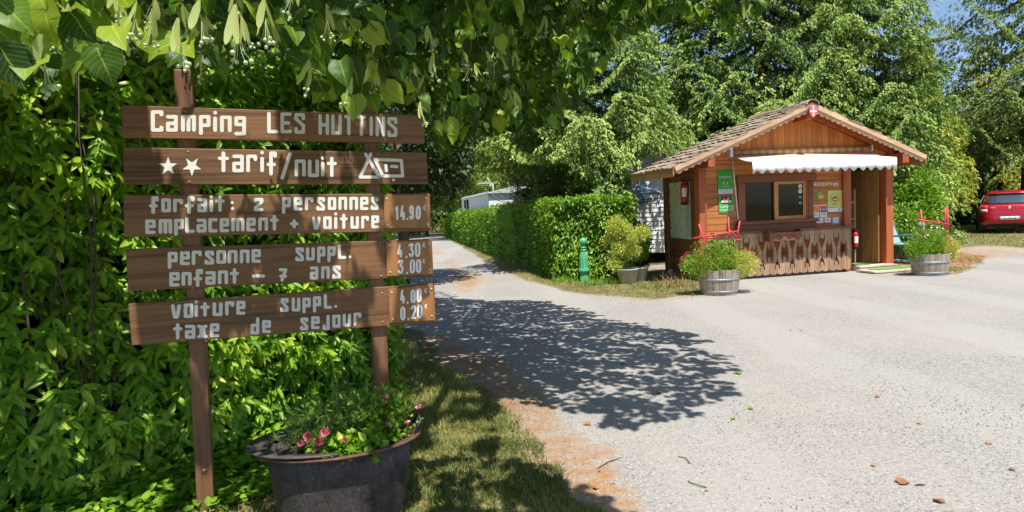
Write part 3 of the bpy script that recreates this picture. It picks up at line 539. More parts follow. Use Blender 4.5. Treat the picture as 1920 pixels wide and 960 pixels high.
# ================================================================== FOLIAGE GENERATORS
def hedge_leaves(name_, parent, faces, n, size, T, mat, out=.12, seed=0, indiv=0, down=.7, fwd=.75, depthv=.30, iT=None):
    """faces: list of (p0, udir, ulen, vdir, vlen, normal)"""
    area = np.array([f[2] * f[4] for f in faces]); cnt = (n * area / area.sum()).astype(int); L, Bs, S, Rn = [], [], [], []
    for f, k in zip(faces, cnt):
        p0, ud, ul, vd, vl, nm = [np.array(x, float) if not np.isscalar(x) else x for x in f]
        u = RS.uniform(0, ul, k); v = RS.uniform(0, vl, k); P_ = p0 + u[:, None] * ud + v[:, None] * vd
        dp = out * fbm(P_, 2.4, seed + 1) + .5 * out * fbm(P_, 6, seed + 2) - np.abs(RS.normal(0, depthv * .4, k))
        P_ = P_ + nm * dp[:, None] + runit(k) * .02
        a = nm * RS.uniform(.2, fwd, k)[:, None] + np.array([0, 0, -1.]) * RS.normal(down, .45, k)[:, None] * (1 if abs(nm[2]) < .5 else -.3) + runit(k) * .55
        nh = nm[None] * .8 + np.array([0, 0, .75]) + runit(k) * .45
        L.append(P_); Bs.append(basis(a, nh)); S.append(RS.uniform(.65, 1.1, k) * size); Rn.append(np.clip(.42 + .25 * fbm(P_, 1.5, seed + 3) + RS.normal(0, .22, k) + .5 * dp / max(out, .01) * .3, 0, 1))
    L, Bs, S, Rn = map(np.concatenate, (L, Bs, S, Rn)); keep = L[:, 2] > .015; L, Bs, S, Rn = L[keep], Bs[keep], S[keep], Rn[keep]
    if indiv:
        pj = proj(L); sc_ = S / pj[:, 2]; inn = (pj[:, 0] > 0) & (pj[:, 0] < 1920) & (pj[:, 1] > 60) & (pj[:, 1] < 960); sc_ = np.where(inn, sc_ + RS.uniform(0, .003, len(sc_)), 0)
        od = np.argsort(-sc_)[:indiv]; leaf_objs(parent, 'leaf', iT or T, mat, L[od], Bs[od], S[od]); kk = np.ones(len(L), bool); kk[od] = False; L, Bs, S, Rn = L[kk], Bs[kk], S[kk], Rn[kk]
    me = scatter('foliage', T, L, Bs, S, Rn); me.materials.append(mat); o = link('foliage', me, None, parent, True); o['kind'] = 'stuff'; return o
def shoot_leaves(parent, faces, n, size, T, mat, out, seed, indiv):
    area = np.array([f[2] * f[4] for f in faces]); cnt = (n * area / area.sum()).astype(int); L, Bs, S, Rn = [], [], [], []
    for f, k in zip(faces, cnt):
        p0, ud, ul, vd, vl, nm = [np.array(x, float) if not np.isscalar(x) else x for x in f]
        P_ = p0 + RS.uniform(0, ul, k)[:, None] * ud + RS.uniform(0, vl, k)[:, None] * vd
        dp = out * fbm(P_, 2.4, seed + 1) + .5 * out * fbm(P_, 6, seed + 2) - np.abs(RS.normal(0, .11, k)); P_ = P_ + nm * dp[:, None]
        ax = nm * .75 + np.array([0, 0, .45]) + runit(k) * .55; ax /= np.linalg.norm(ax, axis=1, keepdims=True)
        e1 = np.cross(ax, [0, 0, 1.]); e1 /= np.linalg.norm(e1, axis=1, keepdims=True); e2 = np.cross(ax, e1); ph0 = RS.uniform(0, 6.28, k); tone = RS.normal(0, .16, k) + .22 * fbm(P_, 1.5, seed + 3); sz0 = RS.uniform(.8, 1.12, k)
        for j in range(8):
            ph = ph0 + j * 2.4 + RS.normal(0, .25, k); rad_ = e1 * np.cos(ph)[:, None] + e2 * np.sin(ph)[:, None]; tj = j / 7
            a = ax * (.15 + .75 * tj)[..., None] if False else ax * (.1 + .7 * tj) + rad_ * (1. - .45 * tj) + np.array([0, 0, -.85]) + runit(k) * .22
            nh = ax * (1.1 - .3 * tj) + nm * .35 + np.array([0, 0, .25]) - rad_ * .2 + runit(k) * .25
            L.append(P_ + ax * (.075 * tj) + runit(k) * .008); Bs.append(basis(a, nh)); S.append(size * sz0 * RS.uniform(.6, 1.18, k) * (1 - .25 * tj)); Rn.append(np.clip(.36 + tone + .26 * tj + RS.normal(0, .1, k), 0, 1))
    L, Bs, S, Rn = map(np.concatenate, (L, Bs, S, Rn)); keep = L[:, 2] > .03; L, Bs, S, Rn = L[keep], Bs[keep], S[keep], Rn[keep]
    pj = proj(L); inn = (pj[:, 0] > 0) & (pj[:, 0] < 1920) & (pj[:, 1] > 60) & (pj[:, 1] < 960); sc_ = np.where(inn, S / pj[:, 2] + RS.uniform(0, .003, len(S)), 0)
    od = np.argsort(-sc_)[:indiv]; leaf_objs(parent, 'leaf', T, mat, L[od], Bs[od], S[od]); kk = np.ones(len(L), bool); kk[od] = False
    me = scatter('foliage', T, L[kk], Bs[kk], S[kk], Rn[kk]); me.materials.append(mat); link('foliage', me, None, parent, True)['kind'] = 'stuff'
def core_box(parent, faces_pts, h, name='shade_core', mat=None):  # plain dark slab added inside the leaves to block see-through
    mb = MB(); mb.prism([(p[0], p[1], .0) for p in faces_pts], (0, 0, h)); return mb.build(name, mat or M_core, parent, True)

# near laurel hedge -------------------------------------------------
H0 = np.array([-1.06, 5.25]); H1 = np.array([-2.62, 3.28]); H2 = np.array([-4.0, 1.4])
HT = 2.75
def poly_faces(pts, h, lo=0.):
    out = []
    for a, b_ in zip(pts[:-1], pts[1:]):
        a, b_ = np.array(a), np.array(b_); d = b_ - a; L = np.linalg.norm(d); d = d / L; nm = np.array([d[1], -d[0], 0.])
        out.append(((a[0], a[1], lo), (d[0], d[1], 0), L, (0, 0, 1), h - lo, nm))
    return out
hedge = root('laurel_hedge', (-2.4, 4.6, 0), 0, 'tall unclipped cherry laurel hedge with long glossy leaves behind the camping sign', 'hedge')
dirb = np.array([-.70, .72]); back = .95
F1 = poly_faces([H2, H1, H0], HT) + poly_faces([H0, H0 + dirb * 1.3], HT)
shoot_leaves(hedge, F1, 6200, .120, T_laurel, M_laurel, .15, 5, 300)
ins = [H2 + (-.18, .25), H1 + (-.18, .22), H0 + (-.28, .03), H0 + dirb * 1.1 + (-.2, -.1), H1 + (-1.3, 1.2), H2 + (-1.5, 1.2)]
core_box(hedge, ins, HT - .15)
br = MB()
for k in range(26):
    t_ = RS.uniform(0, 1); a = H0 + (H1 - H0) * t_ + (-.1, .08); x, y = a; pts = [(x, y, RS.uniform(0, .3))]
    for j in range(5): x += RS.normal(0, .06); y += RS.normal(-.015, .03); pts.append((x, y, pts[-1][2] + RS.uniform(.3, .6)))
    br.tube(pts, [.009 - .0013 * j for j in range(6)], 5)
br.build('stem', M_bark, hedge, True)

# lane hedges --------------------------------------------------------
LN = gr(1040, 527)[:2]; LF = LN + np.array([-.172, 1.]) * 38; LE = gr(1188, 524)[:2]
lh = root('clipped_hedge', (LN[0] + .5, LN[1] + 8, 0), 0, 'long clipped laurel hedge running away along the gravel lane', 'hedge')
dl = (LF - LN) / np.linalg.norm(LF - LN); nl = np.array([-dl[1], dl[0]]); HL = 1.8; de = (LE - LN) / np.linalg.norm(LE - LN); tk = 1.25
nrm_l = np.array([nl[0], nl[1], 0.]); nrm_l = nrm_l * (1 if nrm_l[0] < 0 else -1)
Fl = [((LF[0], LF[1], 0), (-dl[0], -dl[1], 0), 38., (0, 0, 1), HL, nrm_l), ((LN[0], LN[1], HL), (dl[0], dl[1], 0), 38., (dl[1], -dl[0], 0), tk, (0, 0, 1.))]
def graded(faces, n_near):   # split the long face so that near leaves are denser
    out = []
    for f in faces:
        p0, ud, ul, vd, vl, nm = f; out.append(f)
    return out
for (d0, d1, n_, sz) in ((0, 7, 15000, .105), (7, 17, 9000, .14), (17, 38, 7000, .22)):
    a = LN + dl * d0; L_ = d1 - d0
    hedge_leaves('f', lh, [((a[0], a[1], 0), (dl[0], dl[1], 0), L_, (0, 0, 1), HL, nrm_l), ((a[0], a[1], HL), (dl[0], dl[1], 0), L_, (dl[1], -dl[0], 0), tk, (0, 0, 1.))], n_, sz, T_lauf, M_laurell, .09, 20 + d0, down=.5)
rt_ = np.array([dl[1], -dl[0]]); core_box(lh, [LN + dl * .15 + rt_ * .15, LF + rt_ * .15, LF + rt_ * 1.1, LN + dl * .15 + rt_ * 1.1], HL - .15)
eh = root('clipped_hedge', (LN[0] + 1.2, LN[1], 0), 0, 'sunlit end of clipped laurel hedge behind the green bollard and grey pots', 'hedge')
en = np.array([de[1], -de[0], 0.]); el = np.linalg.norm(LE - LN)
hedge_leaves('f', eh, [((LN[0], LN[1], 0), (de[0], de[1], 0), el, (0, 0, 1), HL, en), ((LN[0], LN[1], HL), (de[0], de[1], 0), el, (-de[1], de[0], 0), 1.1, (0, 0, 1.)), ((LE[0], LE[1], 0), (-de[1], de[0], 0), 1.3, (0, 0, 1), HL, (de[0], de[1], 0.))], 12500, .115, T_lauf, M_laurell, .10, 40, down=.5)
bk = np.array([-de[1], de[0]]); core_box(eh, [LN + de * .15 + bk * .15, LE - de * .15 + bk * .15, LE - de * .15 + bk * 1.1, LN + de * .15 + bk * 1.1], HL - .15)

# spruces -------------------------------------------------------------
def spruce(px, Y, h, rad, label, mat=0, zlow=1.2, nb=95, per=520, seed=0, grp='spruces behind the hut and hedge', droop=1., size=.125, azr=None):
    r = np.random.RandomState(seed); b0 = at(px, 430, Y); bx, by = b0[0], b0[1]; g0 = float(gz(np.array([bx]), np.array([by]))[0])
    o = root('spruce_tree', (bx, by, g0), 0, label, 'tree', grp)
    tr = MB(); tr.tube([(bx, by, g0 - .1), (bx + .03, by, g0 + h * .4), (bx, by + .02, g0 + h)], [.26 * h / 14, .17 * h / 14, .01], 9); trunk = tr.build('trunk', M_bark, o, True)
    bm_ = MB(); L, A, NH, S, Rn = [], [], [], [], []
    for i in range(nb):
        t_ = (i + r.uniform(0, 1)) / nb; z0 = zlow + (h * .97 - zlow) * t_ ** 1.45; R_ = rad * (1 - (z0 / h)) ** .72 * r.uniform(.72, 1.12) + .15
        az = i * 2.399 + r.normal(0, .2); d = np.array([math.cos(az), math.sin(az), 0])
        if z0 > 0.55 * h and azr == 'front' and d[1] > .6: continue
        ts = np.linspace(0, 1, 7); dr = (.30 * R_ * droop) * np.sin(ts * 2.2) - .16 * R_ * ts ** 3 * 1.2
        pts = np.array([bx, by, g0 + z0]) + ts[:, None] * R_ * d - np.array([0, 0, 1]) * dr[:, None]
        pts[:, :2] += np.cumsum(r.normal(0, .03, (7, 2)), 0) * R_ * .3
        bm_.tube(pts, [.018 * (1 - .8 * t) * (.4 + R_ / rad) for t in ts], 4, caps=False)
        k = int(per * 3.5 * (R_ / rad) ** 1.2 * (1.3 if d[1] < .3 else .4)) + 30
        s = r.uniform(.18, 1, k) ** .75; P_ = np.stack([np.interp(s, ts, pts[:, c]) for c in range(3)], 1)
        sd = np.array([-d[1], d[0], 0]); spread = .26 * R_ * (1.15 - s) + .10
        # side twigs in discrete clumps hang as curtains
        ns_ = 5; m_ = max(6, k // ns_); nn_ = int(9 + 5 * R_ / rad); nd = (r.randint(0, nn_, m_) + .5) / nn_; s = .14 + .88 * nd; sid = np.where(r.uniform(size=m_) < .5, -1., 1.); q_ = r.uniform(0, 1, m_) ** .8; sl_ = R_ * (.12 + .44 * np.sin(np.clip(1.08 - s, 0, 1) * 2.4)) * (.75 + .5 * ((nd * 977 + sid * 3.1 + i) % 1.))
        q_ = np.where(r.uniform(size=m_) < .22, 0, q_); ctr = np.stack([np.interp(np.clip(s, 0, 1), ts, pts[:, c]) for c in range(3)], 1)
        b0_ = ctr + sd * (sid * sl_ * q_ * .72)[:, None] + d[None] * (sl_ * q_ * .68)[:, None]; b0_[:, 2] -= (q_ ** 1.6) * sl_ * .42 * droop; lat = sid * q_
        hl = (.05 + .24 * np.clip(.5 + .6 * fbm(b0_, 1.7, seed + 3), 0, 1)) * (.55 + .7 * R_ / rad) * droop * np.where(r.uniform(size=m_) < .4, .3, 1.)
        jj = (np.arange(ns_) + .3) / ns_; outw = d[None] * r.uniform(.0, .35, m_)[:, None] + sd * (lat * .25)[:, None] + r.normal(0, .08, (m_, 3))
        P_ = (b0_[:, None] + outw[:, None] * (hl[:, None] * np.sqrt(jj)[None])[..., None] + np.array([0, 0, -1.]) * (hl[:, None] * jj[None] ** 1.3)[..., None]).reshape(-1, 3) + r.normal(0, .010, (m_ * ns_, 3))
        k = m_ * ns_; sg = np.where(np.arange(k) % 2, 1., -1.)[:, None]; s = np.repeat(s, ns_); sdw = np.cross(outw + 1e-3, [0, 0, 1.]); sdw /= np.linalg.norm(sdw, axis=1, keepdims=True); sdw = np.repeat(sdw, ns_, 0)
        a = np.repeat(outw, ns_, 0) * .9 + sdw * sg * .45 + np.array([0, 0, -.75]) + d[None] * r.uniform(-.1, .9, k)[:, None] + r.normal(0, .28, (k, 3))
        L.append(P_); A.append(a); NH.append(d[None] * .7 + np.array([0, 0, .7]) + r.normal(0, .4, (k, 3))); S.append(r.uniform(.6, 1.3, k) * size * .72); Rn.append(np.clip(.46 + .18 * np.repeat(q_, ns_) + .35 * (s - .5) + r.normal(0, .20, k) + .25 * fbm(P_, .9, seed + 4) + .3 * (r.uniform() - .5), 0, 1))
    L, A, NH, S, Rn = map(np.concatenate, (L, A, NH, S, Rn)); kp = ~((L[:, 0] < 1.7 - .172 * (L[:, 1] - 13.8)) & (L[:, 2] < 2.75)) & ~((L[:, 0] > 3.0) & (L[:, 0] < 4.8) & (L[:, 2] < 2.9) & (L[:, 1] < 17.4)) & (L[:, 2] > .05); L, A, NH, S, Rn = L[kp], A[kp], NH[kp], S[kp], Rn[kp]; me = scatter('crown', T_spr, L, basis(A, NH), S, Rn, S * 1.15); me.materials.append(M_spr[mat]); link('crown', me, None, o, True)
    bm_.build('branch', M_bark, trunk, True)['kind'] = 'stuff'
    return o
spruce(1085, 16.8, 15, 2.9, 'sunlit spruce with hanging twigs behind the end of the lane hedge', 0, 2.3, 150, 640, 1)
spruce(1050, 22.5, 12.5, 2.5, 'darker spruce left of the others, standing over the white caravans', 2, 2.2, 110, 520, 2)
spruce(1290, 20.0, 17, 3.9, 'tall spruce rising directly behind the left roof slope of the hut', 0, 3.0, 150, 620, 3)
spruce(1430, 18.8, 16, 3.3, 'broad bright green spruce standing behind the hut ridge', 0, 1.6, 150, 640, 4)
spruce(1592, 18.6, 17, 2.75, 'tall spruce behind the right roof slope with its edge against blue sky', 0, 2.3, 170, 640, 5)
spruce(1716, 23, 7.4, 1.9, 'low yellowish spruce with open sky above it right of the hut', 1, 1.6, 110, 560, 6)
spruce(1930, 24, 17, 4.2, 'large dark spruce towering over the red car', 2, 3.8, 150, 640, 8)
spruce(1835, 30, 8.8, 3.2, 'yellow green spruce between the low spruce and the dark one', 1, 1.4, 90, 520, 9)
spruce(1708, 19.6, 4.4, 1.15, 'small drooping spruce close to the right corner of the hut roof', 0, .4, 70, 360, 10, droop=1.5)
# bare limb against the sky
lb = root('dead_branch', at(1745, 200, 24.5), 0, 'bare grey broken branch arching across the sky between the spruces', 'branch')
mb = MB(); mb.tube([at(x, y, 24.5 + k * .1) for k, (x, y) in enumerate([(1700, 72), (1735, 78), (1775, 72), (1800, 55), (1815, 40), (1835, 25)])], [.14, .10, .08, .06, .045, .02], 7); mb.tube([at(1770, 73, 24.7), at(1790, 70, 24.6), at(1805, 66, 24.5)], [.04, .03, .01], 5); mb.build('limb', M_bark, lb, True)

# broadleaf trees -------------------------------------------------------
def broadleaf(px, Y, h, rad, label, mat, n=9000, size=.16, seed=0, zc=.58, grp='leafy trees beyond the lane', tk=.16, xy=None, flat=.85, name='leafy_tree', nl=34):
    r = np.random.RandomState(seed); b0 = at(px, 430, Y) if xy is None else (xy[0], xy[1]); bx, by = b0[0], b0[1]
    o = root(name, (bx, by, 0), 0, label, 'tree', grp); tr = MB(); tr.tube([(bx, by, -.1), (bx + .1, by, h * .3), (bx, by + .1, h * .8)], [tk, tk * .7, tk * .2], 8)
    L, A, S, Rn = [], [], [], []; per = n // nl
    for k in range(nl):
        q = r.normal(size=3); q /= np.linalg.norm(q); q *= r.uniform(.45, 1) ** .5
        c = np.array([bx, by, h * zc]) + q * [rad * .8, rad * .8, h * (1 - zc) * flat]; cr = rad * r.uniform(.22, .42)
        tr.tube([(bx, by, max(.3, h * .3 + q[2] * h * .15)), tuple((np.array([bx, by, h * .45]) + c) / 2), tuple(c)], [tk * .4, tk * .25, .01], 5, caps=False)
        v = r.normal(size=(per, 3)); v /= np.linalg.norm(v, axis=1, keepdims=True); P_ = c + v * (cr * r.uniform(.45, 1.05, per) ** .6)[:, None] * [1, 1, .75]
        L.append(P_); A.append(v * .5 + np.array([0, 0, -.5]) + r.normal(0, .6, (per, 3))); S.append(r.uniform(.7, 1.3, per) * size); Rn.append(np.clip(.45 + .22 * v[:, 2] + r.normal(0, .2, per) + .35 * (r.uniform() - .5), 0, 1))
    L, A, S, Rn = map(np.concatenate, (L, A, S, Rn)); k = L[:, 2] > .1; L, A, S, Rn = L[k], A[k], S[k], Rn[k]
    me = scatter('crown', T_kite, L, basis(A, runit(len(L)) * .6 + np.array([0, 0, .8])), S, Rn, S); me.materials.append(mat); link('crown', me, None, o, True)
    trunk = tr.build('trunk', M_bark, o, True); return o
broadleaf(905, 44, 9.5, 4.6, 'sunlit pale green leafy tree behind the white caravans', M_dec, 12000, .24, 21)
broadleaf(800, 54, 9.5, 5.0, 'leafy tree at the far end of the lane, seen right of the sign', M_dec, 12000, .28, 22)
broadleaf(985, 38, 8.0, 3.6, 'leafy tree just behind the right-hand white caravan', M_dec, 9000, .22, 23)
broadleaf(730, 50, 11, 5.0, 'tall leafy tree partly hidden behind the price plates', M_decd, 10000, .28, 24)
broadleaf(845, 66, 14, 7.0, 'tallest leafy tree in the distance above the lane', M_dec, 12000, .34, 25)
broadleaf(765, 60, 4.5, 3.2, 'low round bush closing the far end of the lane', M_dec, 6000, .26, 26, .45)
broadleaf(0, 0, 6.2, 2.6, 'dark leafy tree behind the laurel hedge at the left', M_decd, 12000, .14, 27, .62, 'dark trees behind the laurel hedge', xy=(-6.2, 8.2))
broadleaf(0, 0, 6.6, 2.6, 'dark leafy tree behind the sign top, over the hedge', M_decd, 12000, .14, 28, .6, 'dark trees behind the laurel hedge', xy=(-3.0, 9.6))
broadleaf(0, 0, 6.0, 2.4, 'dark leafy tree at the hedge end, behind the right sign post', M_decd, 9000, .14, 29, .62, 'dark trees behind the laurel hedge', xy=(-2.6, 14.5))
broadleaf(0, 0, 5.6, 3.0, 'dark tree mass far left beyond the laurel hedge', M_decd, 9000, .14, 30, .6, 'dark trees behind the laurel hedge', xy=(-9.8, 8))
# distant woodland
n = 70000; P_ = np.stack([RS.uniform(-75, 110, n), RS.uniform(0, 1, n), RS.uniform(0, 1, n)], 1)
ht = 11 + 3.5 * fbm(P_[:, :1], .12, 50) + 2 * fbm(P_[:, :1], .5, 51); dp = 74 + 5 * fbm(P_, .3, 52); yb = dp + P_[:, 1] * 3 - .25 * np.abs(P_[:, 0]) * (P_[:, 0] > 0) * .0
L = np.stack([P_[:, 0], yb, P_[:, 2] * ht], 1); k = ~((L[:, 0] > 68) & (L[:, 0] < 76) & (L[:, 2] > 6)); L = L[k]; n = len(L)
me = scatter('woodland', T_kite, L, basis(runit(n) + np.array([0, 0, -.5]), runit(n) + np.array([0, -.4, .8])), RS.uniform(.4, .9, n), np.clip(.4 + .3 * fbm(L, .35, 53) + RS.normal(0, .15, n), 0, 1), RS.uniform(.5, .9, n)); me.materials.append(M_dec)
tag(link('woodland', me), 'distant belt of trees closing the view', 'woodland', kind='stuff')
# dark shrubbery behind the car
def shrub_row(name, pts, h, n, size, mat, label, cat='shrubs', out=.35, T=T_kite, seed=60, corem=True):
    o = root(name, (*pts[0], 0), 0, label, cat); Fs = poly_faces(pts, h); hedge_leaves('f', o, Fs, n, size, T, mat, out, seed, depthv=.6)
    if corem:
        a = [np.array(p) + np.array([0, .5]) for p in pts]; b_ = [np.array(p) + np.array([.3, 1.6]) for p in pts][::-1]; core_box(o, a + b_, h * .86)
    return o
sp = [at(px, 430, Y)[:2] for px, Y in ((1690, 22.5), (1780, 27.5), (1900, 28.5), (2080, 29.5))]
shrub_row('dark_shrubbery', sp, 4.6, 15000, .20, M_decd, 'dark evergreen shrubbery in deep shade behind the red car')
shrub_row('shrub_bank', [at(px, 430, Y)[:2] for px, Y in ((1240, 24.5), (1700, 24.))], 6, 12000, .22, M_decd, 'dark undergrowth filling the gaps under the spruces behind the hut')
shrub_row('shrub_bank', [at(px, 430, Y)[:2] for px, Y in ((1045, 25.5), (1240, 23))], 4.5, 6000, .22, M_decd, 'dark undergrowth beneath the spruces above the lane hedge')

def bush(name, c, rx, ry, rz_, n, size, T, mat, label, cat='plant', seed=0, up=.2, grp=None, parent=None, nl=12, stem=None, zmin=None, cl=(.28, .5), qr=(.3, .75)):
    r = np.random.RandomState(seed); o = parent or root(name, (c[0], c[1], c[2]), 0, label, cat, grp); L, A, S, Rn = [], [], [], []
    for k in range(nl):
        q = r.normal(size=3); q /= np.linalg.norm(q); q *= r.uniform(*qr); cc = np.array([c[0], c[1], c[2] + rz_]) + q * [rx, ry, rz_]; per = n // nl
        v = r.normal(size=(per, 3)); v /= np.linalg.norm(v, axis=1, keepdims=True); cr = r.uniform(*cl)
        L.append(cc + v * r.uniform(.3, 1.05, per)[:, None] * cr * [rx, ry, rz_]); A.append(v + np.array([0, 0, up]) + r.normal(0, .5, (per, 3))); S.append(r.uniform(.6, 1.3, per) * size); Rn.append(np.clip(.5 + r.normal(0, .22, per) + .3 * (r.uniform() - .5), 0, 1))
    L, A, S, Rn = map(np.concatenate, (L, A, S, Rn)); k = L[:, 2] > (c[2] if zmin is None else zmin); L, A, S, Rn = L[k], A[k], S[k], Rn[k]
    me = scatter('foliage', T, L, basis(A, runit(len(L)) * .7 + np.array([0, 0, .6])), S, Rn); me.materials.append(mat); link('foliage', me, None, o, True)
    if stem:
        mb = MB()
        for i in range(stem): q = r.normal(size=2); mb.tube([(c[0], c[1], c[2]), (c[0] + q[0] * rx * .2, c[1] + q[1] * ry * .2, c[2] + rz_ * .8), (c[0] + q[0] * rx * .45, c[1] + q[1] * ry * .45, c[2] + rz_ * 1.5)], [.012 + rx * .01, .008 + rx * .005, .003], 5)
        mb.build('stem', M_bark, o, True)
    return o
c = at(1716, 440, 15.9); bush('ivy_shrub', (c[0], c[1], 0), .75, .6, 1.12, 7000, .11, T_lauf, M_ivy, 'bright leafy laurel shrub behind the green chair beside the hut', 'shrub', 71, stem=3)
c = at(1690, 440, 15.2); bush('ivy_shrub', (c[0], c[1], 0), .55, .5, .75, 3500, .10, T_lauf, M_ivy, 'low leafy shrub against the right wall of the hut', 'shrub', 72)

# ================================================================== HUT
HF = Frame(gr(1322, 527), math.radians(12.7))
def hroot(name, u, y, z, label, cat, group=None):
    return root(name, HF.w(u, y, z), HF.a, label, cat, group)
def hb(mb, name, mat, r, bevel=0, mesh=None):
    o = link(name, mesh or mb.mesh(name), mat, r); 
    if r.name in MW: o.matrix_parent_inverse = MW[r.name].inverted() @ HF.M()
    if bevel: b_ = o.modifiers.new('edge', 'BEVEL'); b_.width = bevel; b_.segments = 1
    return o
def hbox(name, mat, r, *b, bevel=0): return hb(MB().box(*b), name, mat, r, bevel)
def htext(s, size, u, y, z, mat, r, sx=1., rot=0., thick=.001, name='lettering'):
    me = text_mesh(s, size, thick); me.transform(Matrix.Translation((u, y, z)) @ Matrix.Rotation(math.pi / 2, 4, 'X') @ Matrix.Rotation(rot, 4, 'Z') @ Matrix.Diagonal((sx, 1, 1, 1))); return hb(None, name, mat, r, mesh=me)
hut = hroot('reception_hut', 2.2, .8, 0, 'small orange brown wooden chalet kiosk with shingled gable roof and open door', 'hut')
RU, RZ, SL = 2.15, 3.50, .396; TH_ = math.atan(SL)
rt_z = lambda u: RZ - SL * abs(u - RU)
DEP = 1.42
# clapboards front
zz = .05; k = 0
while zz < 2.40:
    h_ = .135; z1 = min(zz + h_ - .006, 2.42)
    segs = [(.05, 3.25)]
    if z1 > 1.06 and zz < 2.05: segs = [(.05, .77), (2.53, 3.25)]
    for a, b_ in segs: hb(MB().xz([(a, zz), (b_, zz), (b_, z1), (a, z1)], .0, .03).box(a, b_, -.003, .0, zz + .012, z1 - .012), 'wall_board', M_wall, hut)
    zz += h_
uu_ = .06
while uu_ < 4.46:
    a, b_ = uu_, min(uu_ + .124, 4.46); hb(MB().xz([(a, 2.425), (b_, 2.425), (b_, rt_z(b_) - .12)] + ([(RU, rt_z(RU) - .12)] if a < RU < b_ else []) + [(a, rt_z(a) - .12)], -.012, .015), 'gable_board', M_wallv, hut); uu_ += .13
hbox('wall_backing', M_dark, hut, .05, .77, .034, .05, .0, 2.42); hbox('wall_backing', M_dark, hut, 2.53, 3.25, .034, .05, .0, 2.42); hbox('wall_backing', M_dark, hut, .77, 2.6, .034, .05, .0, 1.06); hb(MB().xz([(.0, 2.42), (4.5, 2.42), (4.5, rt_z(4.5) - .14), (RU, RZ - .14), (0, rt_z(0) - .14)], .02, .05), 'wall_backing', M_dark, hut)
# posts
for a, b_, zt in ((-.13, .045, 2.42), (3.25, 3.44, 2.42), (4.32, 4.51, 2.42)): hbox('corner_post', M_hpost, hut, a, b_, -.07, .12, 0.0, zt, bevel=.01)
hbox('door_lintel', M_hpost, hut, 3.44, 4.32, -.02, .08, 2.2, 2.42)
hbox('top_plate', M_frame, hut, -.13, .05, -.45, DEP + .1, 2.12, 2.36, bevel=.008) if False else None
for a in (-.14, 4.36): hbox('purlin', M_hpost, hut, a, a + .15, -.46, DEP + .1, rt_z(a + .07) - .36, rt_z(a + .07) - .14, bevel=.008)
hbox('ridge_purlin', M_hpost, hut, RU - .07, RU + .07, -.46, DEP + .1, RZ - .34, RZ - .14, bevel=.008)
# left side wall planks
zz = .05
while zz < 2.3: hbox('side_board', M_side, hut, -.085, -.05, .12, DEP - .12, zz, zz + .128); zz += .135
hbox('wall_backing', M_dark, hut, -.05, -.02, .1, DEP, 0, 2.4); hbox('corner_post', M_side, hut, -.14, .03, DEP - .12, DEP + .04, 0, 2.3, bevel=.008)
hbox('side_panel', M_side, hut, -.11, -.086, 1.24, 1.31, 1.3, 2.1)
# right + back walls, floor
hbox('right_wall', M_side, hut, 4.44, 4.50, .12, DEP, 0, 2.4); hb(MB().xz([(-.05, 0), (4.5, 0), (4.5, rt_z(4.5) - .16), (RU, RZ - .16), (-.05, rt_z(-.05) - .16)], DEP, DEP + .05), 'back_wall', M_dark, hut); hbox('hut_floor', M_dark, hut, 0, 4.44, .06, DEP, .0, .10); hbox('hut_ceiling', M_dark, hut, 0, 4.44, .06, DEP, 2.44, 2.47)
hbox('foundation', M_stone, hut, -.05, 4.45, -.02, .05, -.05, .05)
hbox('partition_wall', M_dark, hut, 3.25, 3.3, .12, 1.2, .1, 2.44)
# window frame
fw = M_frame
hbox('window_lintel', fw, hut, .74, 2.60, -.06, .05, 1.955, 2.10, bevel=.006); hbox('window_jamb', fw, hut, .77, .925, -.045, .05, 1.06, 1.953, bevel=.006); hbox('window_jamb', fw, hut, 2.40, 2.53, -.045, .05, 1.06, 1.953, bevel=.006); hbox('window_sill', fw, hut, .72, 2.60, -.12, .05, 1.10, 1.168, bevel=.006)
hbox('window_apron', fw, hut, .70, 2.58, -.065, .0, .945, 1.097, bevel=.004)
sash = MB(); sash.box(1.62, 1.71, -.015, .03, 1.17, 1.953); sash.box(2.30, 2.37, -.015, .03, 1.17, 1.953); sash.box(1.71, 2.30, -.015, .03, 1.17, 1.24); sash.box(1.71, 2.30, -.015, .03, 1.90, 1.953); so_ = hb(sash, 'sliding_sash', M_sash, hut)
gl_ = MB().box(1.71, 2.30, .004, .008, 1.24, 1.90).mesh('pane'); hb(None, 'pane', M_glass, so_, mesh=gl_)
pn = link('window_pane', MB().box(.925, 1.62, .034, .038, 1.17, 1.953).mesh('window_pane'), M_glass, hut); pn.matrix_parent_inverse = MW[hut.name].inverted() @ HF.M()
wd = MB().box(.90, .925, -.03, .04, 1.17, 1.953).box(2.37, 2.40, -.03, .04, 1.17, 1.953); hb(wd, 'window_reveal', M_hpost, hut)
